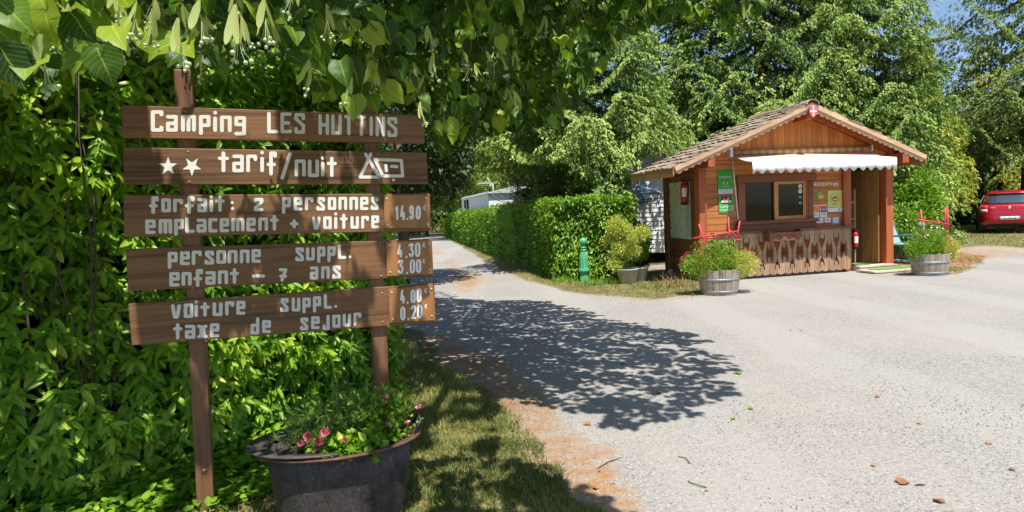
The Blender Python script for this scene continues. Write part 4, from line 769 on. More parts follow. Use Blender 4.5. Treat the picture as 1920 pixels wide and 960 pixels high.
# roof
for sgn, ue in ((-1, -.88), (1, 4.93)):
    L_ = abs(ue - RU) / math.cos(TH_); ct, st = math.cos(TH_), math.sin(TH_); y0, y1 = -.50, 1.40
    P2 = lambda s, n: (RU + sgn * (s * ct + n * st), RZ - s * st + n * ct)   # s down slope, n outward
    poly = [P2(0, -.035) if False else (RU, RZ - .035 / ct), P2(L_, -.035), P2(L_, -.07), (RU, RZ - .07 / ct)]
    if sgn < 0: poly = poly[::-1]
    hb(MB().xz(poly, y0 + .03, y1), 'roof_deck', M_side, hut)
    # rafters
    for yy in (-.2, .3, .8, 1.25):
        poly = [P2(.1, -.072), P2(L_ - .05, -.072), P2(L_ - .05, -.15), P2(.1, -.15)]; hb(MB().xz(poly if sgn > 0 else poly[::-1], yy, yy + .07), 'rafter', M_hpost, hut)
    # bargeboards: plain upper, scalloped lower
    poly = [(RU, RZ - .02), P2(L_, -.02), P2(L_, -.105), (RU, RZ - .105 / ct)]; hb(MB().xz(poly if sgn > 0 else poly[::-1], y0, y0 + .028), 'bargeboard', M_rake, hut)
    sc = [(RU, RZ - .108 / ct), P2(L_, -.108)]; nsc = 22
    for i in range(nsc, -1, -1):
        s_ = L_ * i / nsc; sc.append(P2(s_, -.150))
        if i: sc += [P2(s_ - L_ / nsc * .25, -.172), P2(s_ - L_ / nsc * .5, -.180), P2(s_ - L_ / nsc * .75, -.172)]
    hb(MB().xz(sc if sgn > 0 else sc[::-1], y0 + .03, y0 + .052), 'scalloped_trim', M_rake, hut)
    # eave fascia with small teeth
    zt = RZ - L_ * st - .03; ux = ue
    tb = MB(); tb.box(ux - .012, ux + .012, y0 + .03, y1, zt - .145, zt); 
    for i in range(30): ya = y0 + .03 + i * (y1 - y0 - .03) / 30; w_ = (y1 - y0 - .03) / 30; tb.prism([(ux - .012, ya, zt - .145), (ux - .012, ya + w_ * .5, zt - .17), (ux - .012, ya + w_, zt - .145)], (.024, 0, 0))
    hb(tb, 'eave_fascia', M_fascia, hut)
    # shingles
    vr = []
    for i in range(4):
        th0 = .022 + .006 * i; w_ = .183 + .004 * i; mb = MB(); mb.add([(-w_ / 2, 0, 0), (w_ / 2, 0, 0), (w_ / 2, -.36, .0), (-w_ / 2, -.36, .0), (-w_ / 2, 0, .008), (w_ / 2, 0, .008), (w_ / 2, -.36 - .01 * i, th0), (-w_ / 2, -.36 + .008 * i, th0)], [(3, 2, 1, 0), (4, 5, 6, 7), (0, 1, 5, 4), (2, 3, 7, 6), (1, 2, 6, 5), (3, 0, 4, 7)])
        me = mb.mesh('shingle'); me.materials.append(M_shing); vr.append(me)
    rws = 12; ex = (L_ + .06) / rws
    for r_ in range(rws):
        for c_ in range(10):
            yy = y0 + .09 + (c_ + (.5 if r_ % 2 else .0)) * .188 + random.gauss(0, .004)
            if yy > y1: continue
            s0 = (r_ + 1) * ex - .36 + random.gauss(0, .012); tilt = .045 + random.gauss(0, .008)
            o = bpy.data.objects.new('shingle', random.choice(vr)); COL.objects.link(o); o.parent = hut; o.matrix_parent_inverse = MW[hut.name].inverted() @ HF.M()
            # basis: local -y -> down slope ; x -> along roof y ; z -> normal
            dn = Vector((sgn * ct, 0, -st)); nn = Vector((sgn * st, 0, ct)); dn2 = (dn * math.cos(tilt) + nn * math.sin(tilt) * .55).normalized(); xx = Vector((0, 1, 0)) * (1 if sgn > 0 else -1); yv = -dn2; zv = xx.cross(yv)
            if zv.dot(nn) < 0: xx = -xx; zv = -zv
            p = Vector((RU + sgn * (s0 * ct + -.03 * st), yy, RZ - s0 * st - .03 * ct)); o.matrix_basis = Matrix(((xx.x, yv.x, zv.x, p.x), (xx.y, yv.y, zv.y, p.y), (xx.z, yv.z, zv.z, p.z), (0, 0, 0, 1))) @ Matrix.Rotation(random.gauss(0, .012), 4, 'Z')
for i in range(5):
    ya = -.54 + i * .39; mb = MB(); pr = []
    for j in range(9): q = math.pi * j / 8; pr.append((RU + .15 * math.cos(q), RZ - .055 + .10 * math.sin(q) + .006 * (i % 2)))
    pr2 = [(RU + .13 * math.cos(math.pi * j / 8), RZ - .055 + .08 * math.sin(math.pi * j / 8)) for j in range(8, -1, -1)]
    for j in range(8): mb.xz([pr[j], pr[j + 1], pr2[8 - j - 1], pr2[8 - j]], ya, ya + .40)
    hb(mb, 'ridge_tile', M_shing, hut)
sh = hb(MB().xz([(RU - .085, 3.40), (RU - .085, 3.28), (RU - .05, 3.215), (RU, 3.185), (RU + .05, 3.215), (RU + .085, 3.28), (RU + .085, 3.40)][::1], -.535, -.503), 'shield_crest', M_pink, hut)
hb(MB().box(RU - .015, RU + .015, -.539, -.5352, 3.20, 3.395).box(RU - .08, RU - .0151, -.539, -.5352, 3.285, 3.315).box(RU + .0151, RU + .08, -.539, -.5352, 3.285, 3.315), 'cross', M_white, sh)
# door leaf, open inwards
dv = np.array([-.10, .995]); hp = np.array([4.30, .10]); dn_ = np.array([dv[1], -dv[0]])
door = hb(MB().xz([(0, 0), (.01, 0), (.01, .01)], 0, .001), 'door', M_door, hut); door.data.clear_geometry()
dm = MB(); nb_ = 8; Wd = .68
R2 = np.array([[dv[0], -dv[1]], [dv[1], dv[0]]])
def dbox(mb, a0, a1, t0, t1, z0, z1):
    def q(a, t_): p = hp + dv * a + np.array([-dv[1], dv[0]]) * t_; return p
    c_ = [q(a0, t0), q(a1, t0), q(a1, t1), q(a0, t1)]; return mb.prism([(p[0], p[1], z0) for p in c_], (0, 0, z1 - z0))
dbox(dm, 0, Wd, -.0, .02, .12, 2.18); door.data = dm.mesh('door'); door.data.materials.append(M_door)
for i in range(nb_): hb(dbox(MB(), i * Wd / nb_ + .002, (i + 1) * Wd / nb_ - .003, .0205, .036, .12, 2.17), 'door_board', M_door, hut)
hb(dbox(MB(), Wd - .10, Wd - .06, .037, .05, 1.02, 1.22), 'door_handle', M_black, hut)
# shelf unit inside
shf = hroot('shelf_unit', 3.7, .6, .1, 'open shelf unit with leaflets seen through the hut door', 'shelf')
sm_ = [( 'side_panel', (3.46, 3.48, .42, .80, .1, 2.0)), ('side_panel', (3.95, 3.98, .42, .80, .1, 1.75))]
for n_, b_ in sm_: hbox(n_, M_shelf, shf, *b_)
for z_ in (.42, .72, 1.08, 1.45): hbox('shelf', M_shelf, shf, 3.482, 3.948, .42, .80, z_, z_ + .025)
hbox('leaflet_sign', M_white, hroot('leaflet_board', 3.7, .48, 1.5, 'white notice card standing on the top shelf inside the hut', 'card'), 3.50, 3.78, .47, .48, 1.477, 1.72)
for i, (z_, m_, u0, u1, h_, lb_) in enumerate([(.745, M_white, 3.55, 3.85, .20, 'white crumpled bag on the middle shelf'), (.445, M_blue, 3.52, 3.80, .18, 'blue and white box on the lower shelf'), (.11, M_card, 3.45, 3.90, .26, 'brown cardboard box on the hut floor below the shelves'), (1.105, M_tealst, 3.56, 3.64, .19, 'dark leaflets leaning on the shelf below the notice card')]):
    hbox('box_body', m_, hroot('storage_box', (u0 + u1) / 2, .6, z_, lb_, 'box'), u0, u1, .46, .70, z_ + .001, z_ + h_, bevel=.01)
# interior desk and an added shape behind the pane
dk = hroot('reception_desk', 1.6, .9, .1, 'dim desk with a monitor behind the hut window', 'desk'); hbox('desk_top', M_shelf, dk, .6, 2.6, .55, 1.2, .85, .89); hbox('monitor', M_black, dk, 1.3, 1.8, .85, .88, 1.0, 1.36); hbox('monitor_stand', M_black, dk, 1.5, 1.6, .87, .93, .892, 1.05)
ch_ = hroot('window_shape', 2.1, 1.2, .1, 'added dark shape with pale curved edge behind the sliding window pane', 'chair')
mb = MB(); mb.tube([(1.72, 1.0, 1.42), (1.85, 1.0, 1.46), (1.98, 1.0, 1.40), (2.10, 1.0, 1.26), (2.14, 1.0, 1.1)], [.018] * 5, 8); hb(mb, 'pale_curve', M_white, ch_); hb(MB().ball((1.92, 1.05, 1.2), .22, 12, 8, (1, .25, 1)), 'dark_oval', M_black, ch_)  # made-up shape standing in for a dark silhouette and white curve in the glass

# balustrade -----------------------------------------------------------
bal = hroot('balustrade', 1.75, -.18, 0, 'weathered counter front of fretwork boards with carved ovals below the hut window', 'balustrade')
NB = 18; U0, U1 = .12, 3.30; bw = (U1 - U0) / NB
def edgeA(s): # oval half-openings (x inward from seam, z), bottom -> top
    return [(0, .30), (.018, .30), (.050, .36), (.066, .45), (.066, .53), (.050, .60), (.034, .645), (.022, .60), (.010, .575), (0, .56), (0, .55)] if s else []
def edge(kind):
    if kind == 'A': return [(.0, .40), (.010, .405), (.024, .43), (.030, .37), (.040, .30), (.064, .33), (.080, .40), (.086, .48), (.080, .56), (.062, .64), (.038, .69), (.028, .63), (.012, .60), (.0, .59)]
    return [(.0, .22), (.012, .255), (.030, .215), (.036, .165), (.026, .130), (.052, .145), (.064, .20), (.048, .265), (.022, .32), (.006, .37), (.004, .47), (.014, .56), (.050, .64), (.072, .72), (.072, .79), (.058, .84), (.032, .865), (.048, .80), (.044, .75), (.028, .72), (.014, .77), (.0, .73)]
for i in range(NB):
    a, b_ = U0 + i * bw + .003, U0 + (i + 1) * bw - .003; zb = .05; kl, kr = ('A', 'B') if i % 2 else ('B', 'A')
    if i == 0: kl = None
    if i == NB - 1: kr = None
    P_ = [(a, zb + .03), (a + (b_ - a) * .2, zb + .008), (a + (b_ - a) * .5, zb), (a + (b_ - a) * .8, zb + .008), (b_, zb + .03)]
    if kr: P_ += [(b_ - x, z) for x, z in edge(kr)]
    P_ += [(b_, .925), (a, .925)]
    if kl: P_ += [(a + x, z) for x, z in edge(kl)][::-1]
    hb(MB().xz(P_, -.195, -.170), 'fretwork_board', M_fence, bal)
nails = MB()
for i in range(NB):
    for zz in (.145, .885):
        for du in (.25, .75): nails.box(U0 + (i + du) * bw - .005, U0 + (i + du) * bw + .005, -.1985, -.1955, zz, zz + .01)
hb(nails, 'nail', M_steel, bal)
hbox('top_rail', M_frame, bal, U0 - .03, U1 + .05, -.24, -.07, .93, .975, bevel=.006); hbox('lower_rail', M_dark, bal, U0, U1, -.168, -.12, .12, .2); hbox('upper_rail', M_dark, bal, U0, U1, -.168, -.12, .84, .91)
a = HF.loc(1439, 436, -.33); c = HF.loc(1500, 452, -.33); fb = hroot('flower_box', (a[0] + c[0]) / 2, -.3, .75, 'empty dark wooden flower box with carved squiggles hung on the counter front', 'flower box')
u0, u1 = a[0], c[0]; P_ = [(u0, .765)] + [(u0 + (u1 - u0) * (i + .5) / 8, .765 - (.022 if i % 2 == 0 else .006)) for i in range(8)] + [(u1, .765), (u1, .925), (u0, .925)]
hb(MB().xz(P_, -.40, -.38), 'front_board', M_frame, fb); hb(MB().box(u0, u0 + .02, -.38, -.2, .77, .97).box(u1 - .02, u1, -.38, -.2, .77, .97), 'end_board', M_frame, fb); hbox('base_board', M_frame, fb, u0, u1, -.38, -.2, .75, .77)
cv = MB(); um = (u0 + u1) / 2
for s_ in (-1, 1): cv.tube([(um + s_ * (.07 + .028 * t_), -.4005, .85 + .018 * math.sin(t_ * 1.3) * (1 if s_ > 0 else -1)) for t_ in range(0, 7)], [.004, .007, .008, .007, .007, .006, .003], 5)
cv.ball((um, -.4005, .85), .014, 8, 5, (1, .4, 1)); hb(cv, 'carving', M_dark, fb)

# awning ---------------------------------------------------------------
aw = hroot('awning', 2.2, -.1, 2.3, 'extended white awning with scalloped valance and yellow striped roller above the counter', 'awning')
ua, ub = .59, 3.88; mb = MB(); mb.tube([(ua, -.10, 2.555), (ub, -.10, 2.57)], .058, 16); hb(mb, 'roller', M_roll, aw)
hbox('bracket', M_white, aw, ua - .06, ua, -.16, -.02, 2.47, 2.65); hbox('bracket', M_white, aw, ub, ub + .03, -.15, -.02, 2.53, 2.65)
fa, fb_ = .47, 3.70
nx, ny = 30, 8; vs, fs = [], []
for j in range(ny + 1):
    for i in range(nx + 1):
        s_, t_ = i / nx, j / ny; u = (ua + .02) * (1 - t_) + fa * t_ + s_ * ((ub - ua - .04) * (1 - t_) + (fb_ - fa) * t_); vs.append((u, -.13 - .80 * t_, 2.505 - .20 * t_ - .03 * math.sin(math.pi * t_)))
fs = [(j * (nx + 1) + i, j * (nx + 1) + i + 1, (j + 1) * (nx + 1) + i + 1, (j + 1) * (nx + 1) + i) for j in range(ny) for i in range(nx)]
mb = MB(); mb.add(vs, fs, True); fo = hb(mb, 'canopy_fabric', M_fabu, aw); s_ = fo.modifiers.new('t', 'SOLIDIFY'); s_.thickness = .002
hb(MB().box(fa, fb_, -.965, -.925, 2.285, 2.315), 'front_bar', M_white, aw)
# upper white strip rising to an arch, valance below
pts = [(fa, 2.315), (fb_, 2.315)] + [(fb_ - (fb_ - fa) * i / 20, 2.318 + .04 * min(1, 4 * min(i, 20 - i) / 20) + .012 * math.sin(i * .5)) for i in range(21)]
mb = MB(); mb.prism([(x, -.966 + (z - 2.315) * .8, z) for x, z in pts], (0, .003, 0)); hb(mb, 'front_flap', M_fabric, aw)
nv = 16; vs = []; n_ = nv * 8
for i in range(n_ + 1):
    t_ = i / n_; u = fa + (fb_ - fa) * t_; zb = 2.085 + .035 * abs(math.sin(math.pi * t_ * nv)) ** .8 if False else 2.105 - .032 * math.cos(2 * math.pi * t_ * nv) ; yo = .010 * math.sin(t_ * 40)
    vs += [(u, -.968, 2.284), (u, -.972 + yo * .6, 2.2), (u, -.975 + yo, zb)]
mb = MB(); mb.add(vs, [(3 * i + k, 3 * i + 3 + k, 3 * i + 4 + k, 3 * i + 1 + k) for i in range(n_) for k in (0, 1)], True); o = hb(mb, 'valance', M_fabric, aw); s_ = o.modifiers.new('t', 'SOLIDIFY'); s_.thickness = .002
for u in (fa + .25, fb_ - .25): mb = MB(); mb.tube([(u, -.14, 2.46), (u + (.25 if u < 2 else -.25), -.55, 2.38), (u, -.93, 2.295)], .018, 6); hb(mb, 'folding_arm', M_white, aw)
cr = hroot('crank_rod', .62, -.25, 1.1, 'thin white crank rod hanging from the left end of the awning', 'rod'); a, c = HF.loc(1373, 302, -.16), HF.loc(1386, 412, -.30); mb = MB(); mb.tube([(a[0], -.17, a[2]), (c[0], -.27, c[2])], .010, 6); hb(mb, 'rod', M_white, cr); c2 = HF.loc(1388, 430, -.3); hb(MB().tube([(c[0], -.27, c[2]), (c2[0], -.28, c2[2])], .016, 6), 'grip', M_black, cr)

# wall signs ------------------------------------------------------------
def plaque(name, px, mat, label, y=-.006, cat='sign', th=.008):
    a, c = HF.loc(px[0], px[1], y), HF.loc(px[2], px[3], y); r = hroot(name, (a[0] + c[0]) / 2, y, c[2], label, cat); o = hbox('panel', mat, r, a[0], c[0], y - th, y, c[2], a[2]); return r, a[0], c[0], c[2], a[2], y - th
r, a, c, z0, z1, yf = plaque('rating_plaque', (1345, 319, 1374, 363), M_signg, 'green camping plaque with two stars and silver foot, upper left of the window', cat='sign', y=-.012)
w_ = c - a; hbox('silver_strip', M_silver, r, a, c, yf - .002, yf, z0, z0 + (z1 - z0) * .20); htext('CAMPING', .062, (a + c) / 2, yf - .002, z1 - (z1 - z0) * .30, M_white, r)
st_ = MB()
for k in (-.04, .04):
    sp_ = [((a + c) / 2 + k + (.022 if j % 2 == 0 else .009) * math.cos(math.pi / 2 + math.pi * j / 5), z1 - (z1 - z0) * .54 + (.022 if j % 2 == 0 else .009) * math.sin(math.pi / 2 + math.pi * j / 5)) for j in range(10)]; st_.xz(sp_, yf - .002, yf + .0005)
hb(st_, 'star', M_white, r); hb(MB().box(a + w_ * .3, c - w_ * .3, yf - .002, yf, z1 - (z1 - z0) * .62, z1 - (z1 - z0) * .612).box(a + w_ * .22, c - w_ * .22, yf - .002, yf, z1 - (z1 - z0) * .70, z1 - (z1 - z0) * .692), 'print_line', M_white, r)
r, a, c, z0, z1, yf = plaque('inspection_sign', (1347, 368, 1376, 398), M_signg, 'green inspected campsite sign with black and red tent emblem under the two star plaque', y=-.012)
w_, h_ = c - a, z1 - z0; em = MB().xz([(a + w_ * .16, z1 - h_ * .02), (a + w_ * .80, z1 - h_ * .02), (a + w_ * .84, z1 - h_ * .20), (a + w_ * .84, z1 - h_ * .44), (a + w_ * .2, z1 - h_ * .48), (a + w_ * .14, z1 - h_ * .40)][::-1], yf - .002, yf + .0004); hb(em, 'emblem', M_black, r)
hb(MB().xz([(a + w_ * .22, z1 - h_ * .24), (a + w_ * .32, z1 - h_ * .03), (a + w_ * .46, z1 - h_ * .24)], yf - .0035, yf - .0018).xz([(a + w_ * .52, z1 - h_ * .24), (a + w_ * .62, z1 - h_ * .03), (a + w_ * .76, z1 - h_ * .24)], yf - .0035, yf - .0018), 'red_tent', M_redst, r)
hbox('white_band', M_white, r, a + w_ * .17, a + w_ * .82, yf - .004, yf - .0021, z1 - h_ * .40, z1 - h_ * .27); htext('ACSI', .052, a + w_ * .5, yf - .0045, z1 - h_ * .337, M_black, r, 1.3)
htext('Camping', .088, a + w_ * .5, yf - .002, z1 - h_ * .62, M_white, r); htext('inspected', .080, a + w_ * .5, yf - .002, z1 - h_ * .82, M_white, r)
# reception board
r = hroot('reception_board', 2.86, -.01, 1.8, 'small wooden board with white hand lettered word RECEPTION right of the window', 'sign'); a, c = HF.loc(1522, 339, -.02), HF.loc(1577, 352, -.02); hbox('board', M_wall, r, a[0], c[0], -.022, -.0035, c[2] - .01, a[2], bevel=.003)
gl = MB(); wds = 'RECEPTION'; x0, x1 = 1526, 1570; G2 = dict(GL); GL.update({'R': [[(0, 1), (0, 0), (1, 0.05), (1, .45), (0, .52), (1, 1)]], 'P': [[(0, 1), (0, 0), (1, .05), (1, .5), (0, .55)]], 'O': [[(.2, .1), (.8, .1), (1, .5), (.8, 1), (.2, 1), (0, .5), (.2, .1)]]})
xs = x0
for i, ch in enumerate(wds):
    wg = 2.2 if ch == 'I' else 4.4; yy = 341.8 - .02 * (i) - (1.2 if ch in 'TI' else 0); strokes(gl, HF, [(ch if ch != 'T' else 't', xs, xs + wg, yy, yy + 7.4 + (1 if ch == 'T' else 0))], -.022, 1.5, .002); xs += wg + 1.0
hb(gl, 'lettering', M_white, r)
def sticker(px, mat, label, txt=None, tmat=M_white, size=.05, parts=()):
    r, a, c, z0, z1, yf = plaque('sticker', px, mat, label, -.004, 'sticker', .004)
    for n_, m_, (fx0, fx1, fz0, fz1) in parts: hbox(n_, m_, r, a + (c - a) * fx0, a + (c - a) * fx1, yf - .0015, yf, z0 + (z1 - z0) * fz0, z0 + (z1 - z0) * fz1)
    if txt: 
        for s_, fz, sz, m_ in txt: htext(s_, sz, (a + c) / 2, yf - .003, z0 + (z1 - z0) * fz, m_, r)
    return r
sticker((1529.5, 358.5, 1544.5, 382), M_signg, 'green and yellow camping card sticker with red foot, left of the lime poster', [('ACSI', .62, .05, M_white)] and [('ACSI', .80, .045, M_white)], parts=(('red_foot', M_redst, (.0, .9, .1, .38)), ('yellow_spot', M_yel, (.3, .95, .42, .7)), ('red_cap', M_redst, (.2, .75, .86, .98))))
sticker((1522, 385, 1535.5, 408), M_white, 'white and orange 2023 award sticker', [('2023', .25, .055, M_orange)], parts=(('orange_field', M_orange, (.06, .94, .42, .95)), ('yellow_dot', M_yel, (.12, .5, .45, .6))))
sticker((1537, 384.5, 1550.5, 407), M_white, 'white and teal 2022 award sticker beside the orange one', [('2022', .25, .055, M_tealst)], parts=(('teal_field', M_tealst, (.06, .94, .40, .62)), ('red_field', M_redst, (.06, .94, .66, .93))))
sticker((1530.5, 409.5, 1543.5, 421.5), M_white, 'small red and white 2021 sticker, leftmost of the bottom row', [('2021', .66, .05, M_redst)], parts=(('red_foot', M_redst, (.0, 1, .0, .3)),))
sticker((1546, 408.5, 1557.5, 420.5), M_white, 'small red and white 2020 sticker, middle of the bottom row', [('2020', .66, .046, M_redst)], parts=(('red_foot', M_redst, (.0, 1, .0, .3)),))
sticker((1560, 407, 1573.5, 420), M_blue, 'small blue bordered 2019 sticker, rightmost of the bottom row', [('2019', .62, .044, M_redst)], parts=(('white_field', M_white, (.12, .88, .2, .9)),))
r, a, c, z0, z1, yf = plaque('lime_poster', (1551.5, 357.5, 1578.5, 396.5), M_lime, 'lime yellow campsite poster with a round red and black emblem', y=-.006, cat='poster')
w_, h_ = c - a, z1 - z0; cx, cz = a + w_ * .5, z0 + h_ * .60
hb(MB().xz([(cx + .062 * math.cos(2 * math.pi * i / 20), cz + .062 * math.sin(2 * math.pi * i / 20)) for i in range(20)], yf - .0015, yf + .0002), 'emblem_ring', M_black, r); hb(MB().xz([(cx + .050 * math.cos(2 * math.pi * i / 20), cz + .050 * math.sin(2 * math.pi * i / 20)) for i in range(20)], yf - .0025, yf - .0012), 'emblem_disc', M_redst, r); hb(MB().xz([(cx - .03, cz - .025), (cx + .03, cz - .025), (cx + .035, cz + .01), (cx, cz - .003), (cx - .035, cz + .01)], yf - .0035, yf - .0023), 'emblem_mark', M_white, r)
arc = "Camp'in France"
for i, ch in enumerate(arc):
    q = math.radians(205 - i * 230 / (len(arc) - 1)); 
    if ch != ' ': htext(ch, .045, cx + .105 * math.cos(q), yf - .002, cz + .115 * math.sin(q), M_black, r, rot=q - math.pi / 2)
htext('PRCC', .05, cx, yf - .002, z0 + h_ * .36, M_black, r); hbox('white_foot', M_white, r, a, c, yf - .0015, yf, z0, z0 + h_ * .17); hbox('blue_mark', M_blue, r, c - w_ * .25, c - w_ * .12, yf - .003, yf - .0016, z0 + h_ * .05, z0 + h_ * .14); hbox('text_line', M_black, r, a + w_ * .1, a + w_ * .55, yf - .002, yf, z0 + h_ * .205, z0 + h_ * .22)
# window stickers on sash
for i, (m_, z_, lb_) in enumerate([(M_white, 1.84, 'upper round white sticker with a dark bird on the sliding pane'), (M_white, 1.74, 'lower round white sticker on the sliding pane'), (M_green, 1.62, 'small green label on the sliding pane'), (M_blue, 1.50, 'small dark blue label on the sliding pane')]):
    r = hroot('window_sticker', 2.24, 0, z_, lb_, 'sticker'); rr = .045 if i < 2 else .03; P_ = [(2.245 + rr * math.cos(2 * math.pi * k / 18), z_ + rr * math.sin(2 * math.pi * k / 18)) for k in range(18)] if i < 2 else [(2.21, z_ - .025), (2.28, z_ - .025), (2.28, z_ + .02), (2.21, z_ + .02)]
    hb(MB().xz(P_, .0, .0035), 'label', m_, r)
    if i < 2: hb(MB().xz([(2.235, z_ - .02), (2.262, z_ + .0), (2.268, z_ + .018), (2.245, z_ + .006), (2.225, z_ + .016)], -.0015, -.0002), 'bird_mark', M_black if i == 0 else M_pink, r)
# map poster on left wall, slightly rippled
r = hroot('map_poster', -.1, .8, .85, 'large pale green campsite map poster with curled edge on the shaded side wall', 'poster'); vs = []
for j in range(13):
    for i in range(11):
        t_, s_ = j / 12, i / 10; vs.append((-.094 - .022 * math.sin(j * .9 + .4) ** 2 * max(0, (s_ - .55)) * 2 - .003, .33 + .88 * s_, .84 + 1.20 * t_ + .02 * s_))
mb = MB(); mb.add(vs, [(j * 11 + i, (j + 1) * 11 + i, (j + 1) * 11 + i + 1, j * 11 + i + 1) for j in range(12) for i in range(10)], True); hb(mb, 'sheet', M_map, r)
hb(MB().box(-.1035, -.099, .36, .52, .9, 1.9), 'text_column', plain('map_margin', (.44, .49, .40), .5), r)

def extinguisher(fr_root, c, h, label, z):
    r = hroot('fire_extinguisher', c[0], c[1], z, label, 'extinguisher', None); x, y = c; R_ = h * .125
    hb(MB().lathe([(.001, 0), (R_, .0), (R_, h * .12)], (x, y, z), 14), 'black_foot', M_black, r)
    bo = hb(MB().lathe([(R_ * .97, h * .12), (R_, h * .13), (R_, h * .70), (R_ * .85, h * .78), (R_ * .4, h * .83), (R_ * .35, h * .88)], (x, y, z), 14), 'cylinder', M_extr, r)
    hb(MB().lathe([(R_ * 1.01, h * .30), (R_ * 1.01, h * .62)], (x, y, z), 10, a0=math.pi * 1.15, a1=math.pi * 1.6), 'label_patch', M_white, r); hb(MB().lathe([(R_ * 1.01, h * .40), (R_ * 1.01, h * .60)], (x, y, z), 6, a0=math.pi * 1.66, a1=math.pi * 1.95), 'label_patch', M_yel, r)
    hb(MB().box(x - R_ * .3, x + R_ * .3, y - R_ * .5, y + R_ * .9, z + h * .88, z + h * .93).box(x - R_ * .2, x + R_ * .2, y - R_ * .2, y + R_ * 1.2, z + h * .95, z + h * .98), 'valve_handle', M_black, r)
    hb(MB().tube([(x, y - R_ * .4, z + h * .9), (x + R_ * .9, y - R_ * .9, z + h * .85), (x + R_ * 1.15, y - R_ * .6, z + h * .6), (x + R_ * 1.1, y - R_ * .4, z + h * .35)], .011, 6), 'hose', M_black, r)
extinguisher(None, (-.19, .42), .56, 'red fire extinguisher hung beside the map poster on the left wall', 1.56); 
extinguisher(None, (3.90, .34), .46, 'red fire extinguisher hanging inside the open doorway', .42)
hbox('wall_hook', M_black, bpy.data.objects['fire_extinguisher'], -.16, -.09, .39, .45, 1.98, 2.02)
hbox('wall_bracket', M_black, bpy.data.objects['fire_extinguisher.001'], 3.86, 3.95, .40, .42, .8, .84)
# steps and mats
st = hroot('wooden_step', 3.9, -.2, 0, 'low weathered wooden step at the hut doorway', 'step'); mb = MB()
for i in range(3): hbox('plank', M_deck, st, 3.46, 4.40, -.26 + i * .095, -.17 + i * .095, .075, .10)
hbox('riser', M_deck, st, 3.47, 4.38, -.25, -.02, .0, .074)
dp_ = hroot('wooden_ramp', 3.9, -.7, 0, 'pale wooden platform lying on the gravel before the doorway', 'platform')
a = [HF.loc(x, y, 0) for x, y in ((1583, 518),)]
for i in range(4): hbox('plank', M_deck, dp_, 3.30, 4.72, -.82 + i * .125, -.70 + i * .125, .012, .05, bevel=.004)
mt = hroot('green_doormat', 3.95, -.6, .05, 'long green mat on the platform outside the hut door', 'doormat'); hbox('mat', M_mat_, mt, 3.50, 4.52, -.72, -.42, .0505, .062)
mt = hroot('green_doormat', 3.7, .1, .1, 'short green mat just inside the hut doorway', 'doormat'); hbox('mat', M_mat_, mt, 3.50, 3.85, -.10, .35, .101, .112)

# ================================================================== STREET THINGS
def bollard(px, py, label, h=.95):
    g = gr(px, py); o = root('green_bollard', g, 0, label, 'bollard', 'green cast iron bollards'); s = h / .95
    pf = [(.105, 0), (.10, .10), (.085, .16), (.085, .19), (.125, .21), (.13, .235), (.125, .26), (.105, .30), (.088, .42), (.075, .56), (.070, .66)]
    MB().lathe([(r_ * s, z * s) for r_, z in pf], n=20).build('column', M_green, o)
    MB().lathe([(.070 * s, .66 * s), (.080 * s, .67 * s), (.080 * s, .685 * s), (.066 * s, .695 * s), (.066 * s, .72 * s), (.078 * s, .73 * s), (.078 * s, .745 * s), (.05 * s, .755 * s), (.045 * s, .775 * s)], n=20).build('collar', M_green, o)
    MB().ball((0, 0, .86 * s), .092 * s, 18, 12).build('ball_finial', M_green, o)
    fl = MB()
    for i in range(10):
        q = 2 * math.pi * i / 10; fl.tube([((.106 * s) * math.cos(q), (.106 * s) * math.sin(q), .30 * s), (.089 * s * math.cos(q), .089 * s * math.sin(q), .42 * s), (.072 * s * math.cos(q), .072 * s * math.sin(q), .64 * s)], .007, 4)
    fl.build('fluting', M_green, o); return o
bollard(1096, 527, 'green bollard with ball top before the clipped hedge end, left of the grey pots')
bollard(751, 543, 'green bollard mostly hidden behind the price plates of the camping sign')
bollard(1727, 489, 'green bollard between the green chair and the right barrel planter', .93)

def barrel(px, py, R_, h, label, plabel, sticks, seed, flower=True):
    g = gr(px, py); g = g + np.array([0, R_ * .95, 0]); o = root('barrel_planter', g, 0, label, 'planter', 'half barrel planters'); r = np.random.RandomState(seed); ns = 20
    prof = lambda z: R_ * (.86 + .16 * math.sin(min(1, z / h) * 1.45))
    for i in range(ns):
        a0 = 2 * math.pi * (i + .03) / ns; a1 = 2 * math.pi * (i + .97) / ns; mb = MB(); dr = r.uniform(-.003, .003); hz = h + r.uniform(-.008, .008); vs = []
        zs = [0, h * .35, h * .7, hz]
        for z in zs:
            for a in (a0, (a0 + a1) / 2, a1): vs.append(((prof(z) + dr) * math.cos(a), (prof(z) + dr) * math.sin(a), z))
            for a in (a1, a0): vs.append(((prof(z) - .025) * math.cos(a), (prof(z) - .025) * math.sin(a), z))
        fs = [(5 * j + k, 5 * j + (k + 1) % 5, 5 * j + 5 + (k + 1) % 5, 5 * j + 5 + k) for j in range(3) for k in range(5)] + [(4, 3, 2, 1, 0), (15, 16, 17, 18, 19)]
        mb.add(vs, fs).build('stave', M_barrel, o)
    for z0 in (h * .10, h * .58): MB().lathe([(prof(z0) + .001, z0), (prof(z0) + .006, z0 + .002), (prof(z0 + .035) + .006, z0 + .035), (prof(z0 + .035) + .001, z0 + .037)], n=32).build('hoop', M_hoop, o)
    MB().lathe([(.001, h * .86), (R_ * .97, h * .86)], n=24).build('soil', M_soil, o)
    return o, g
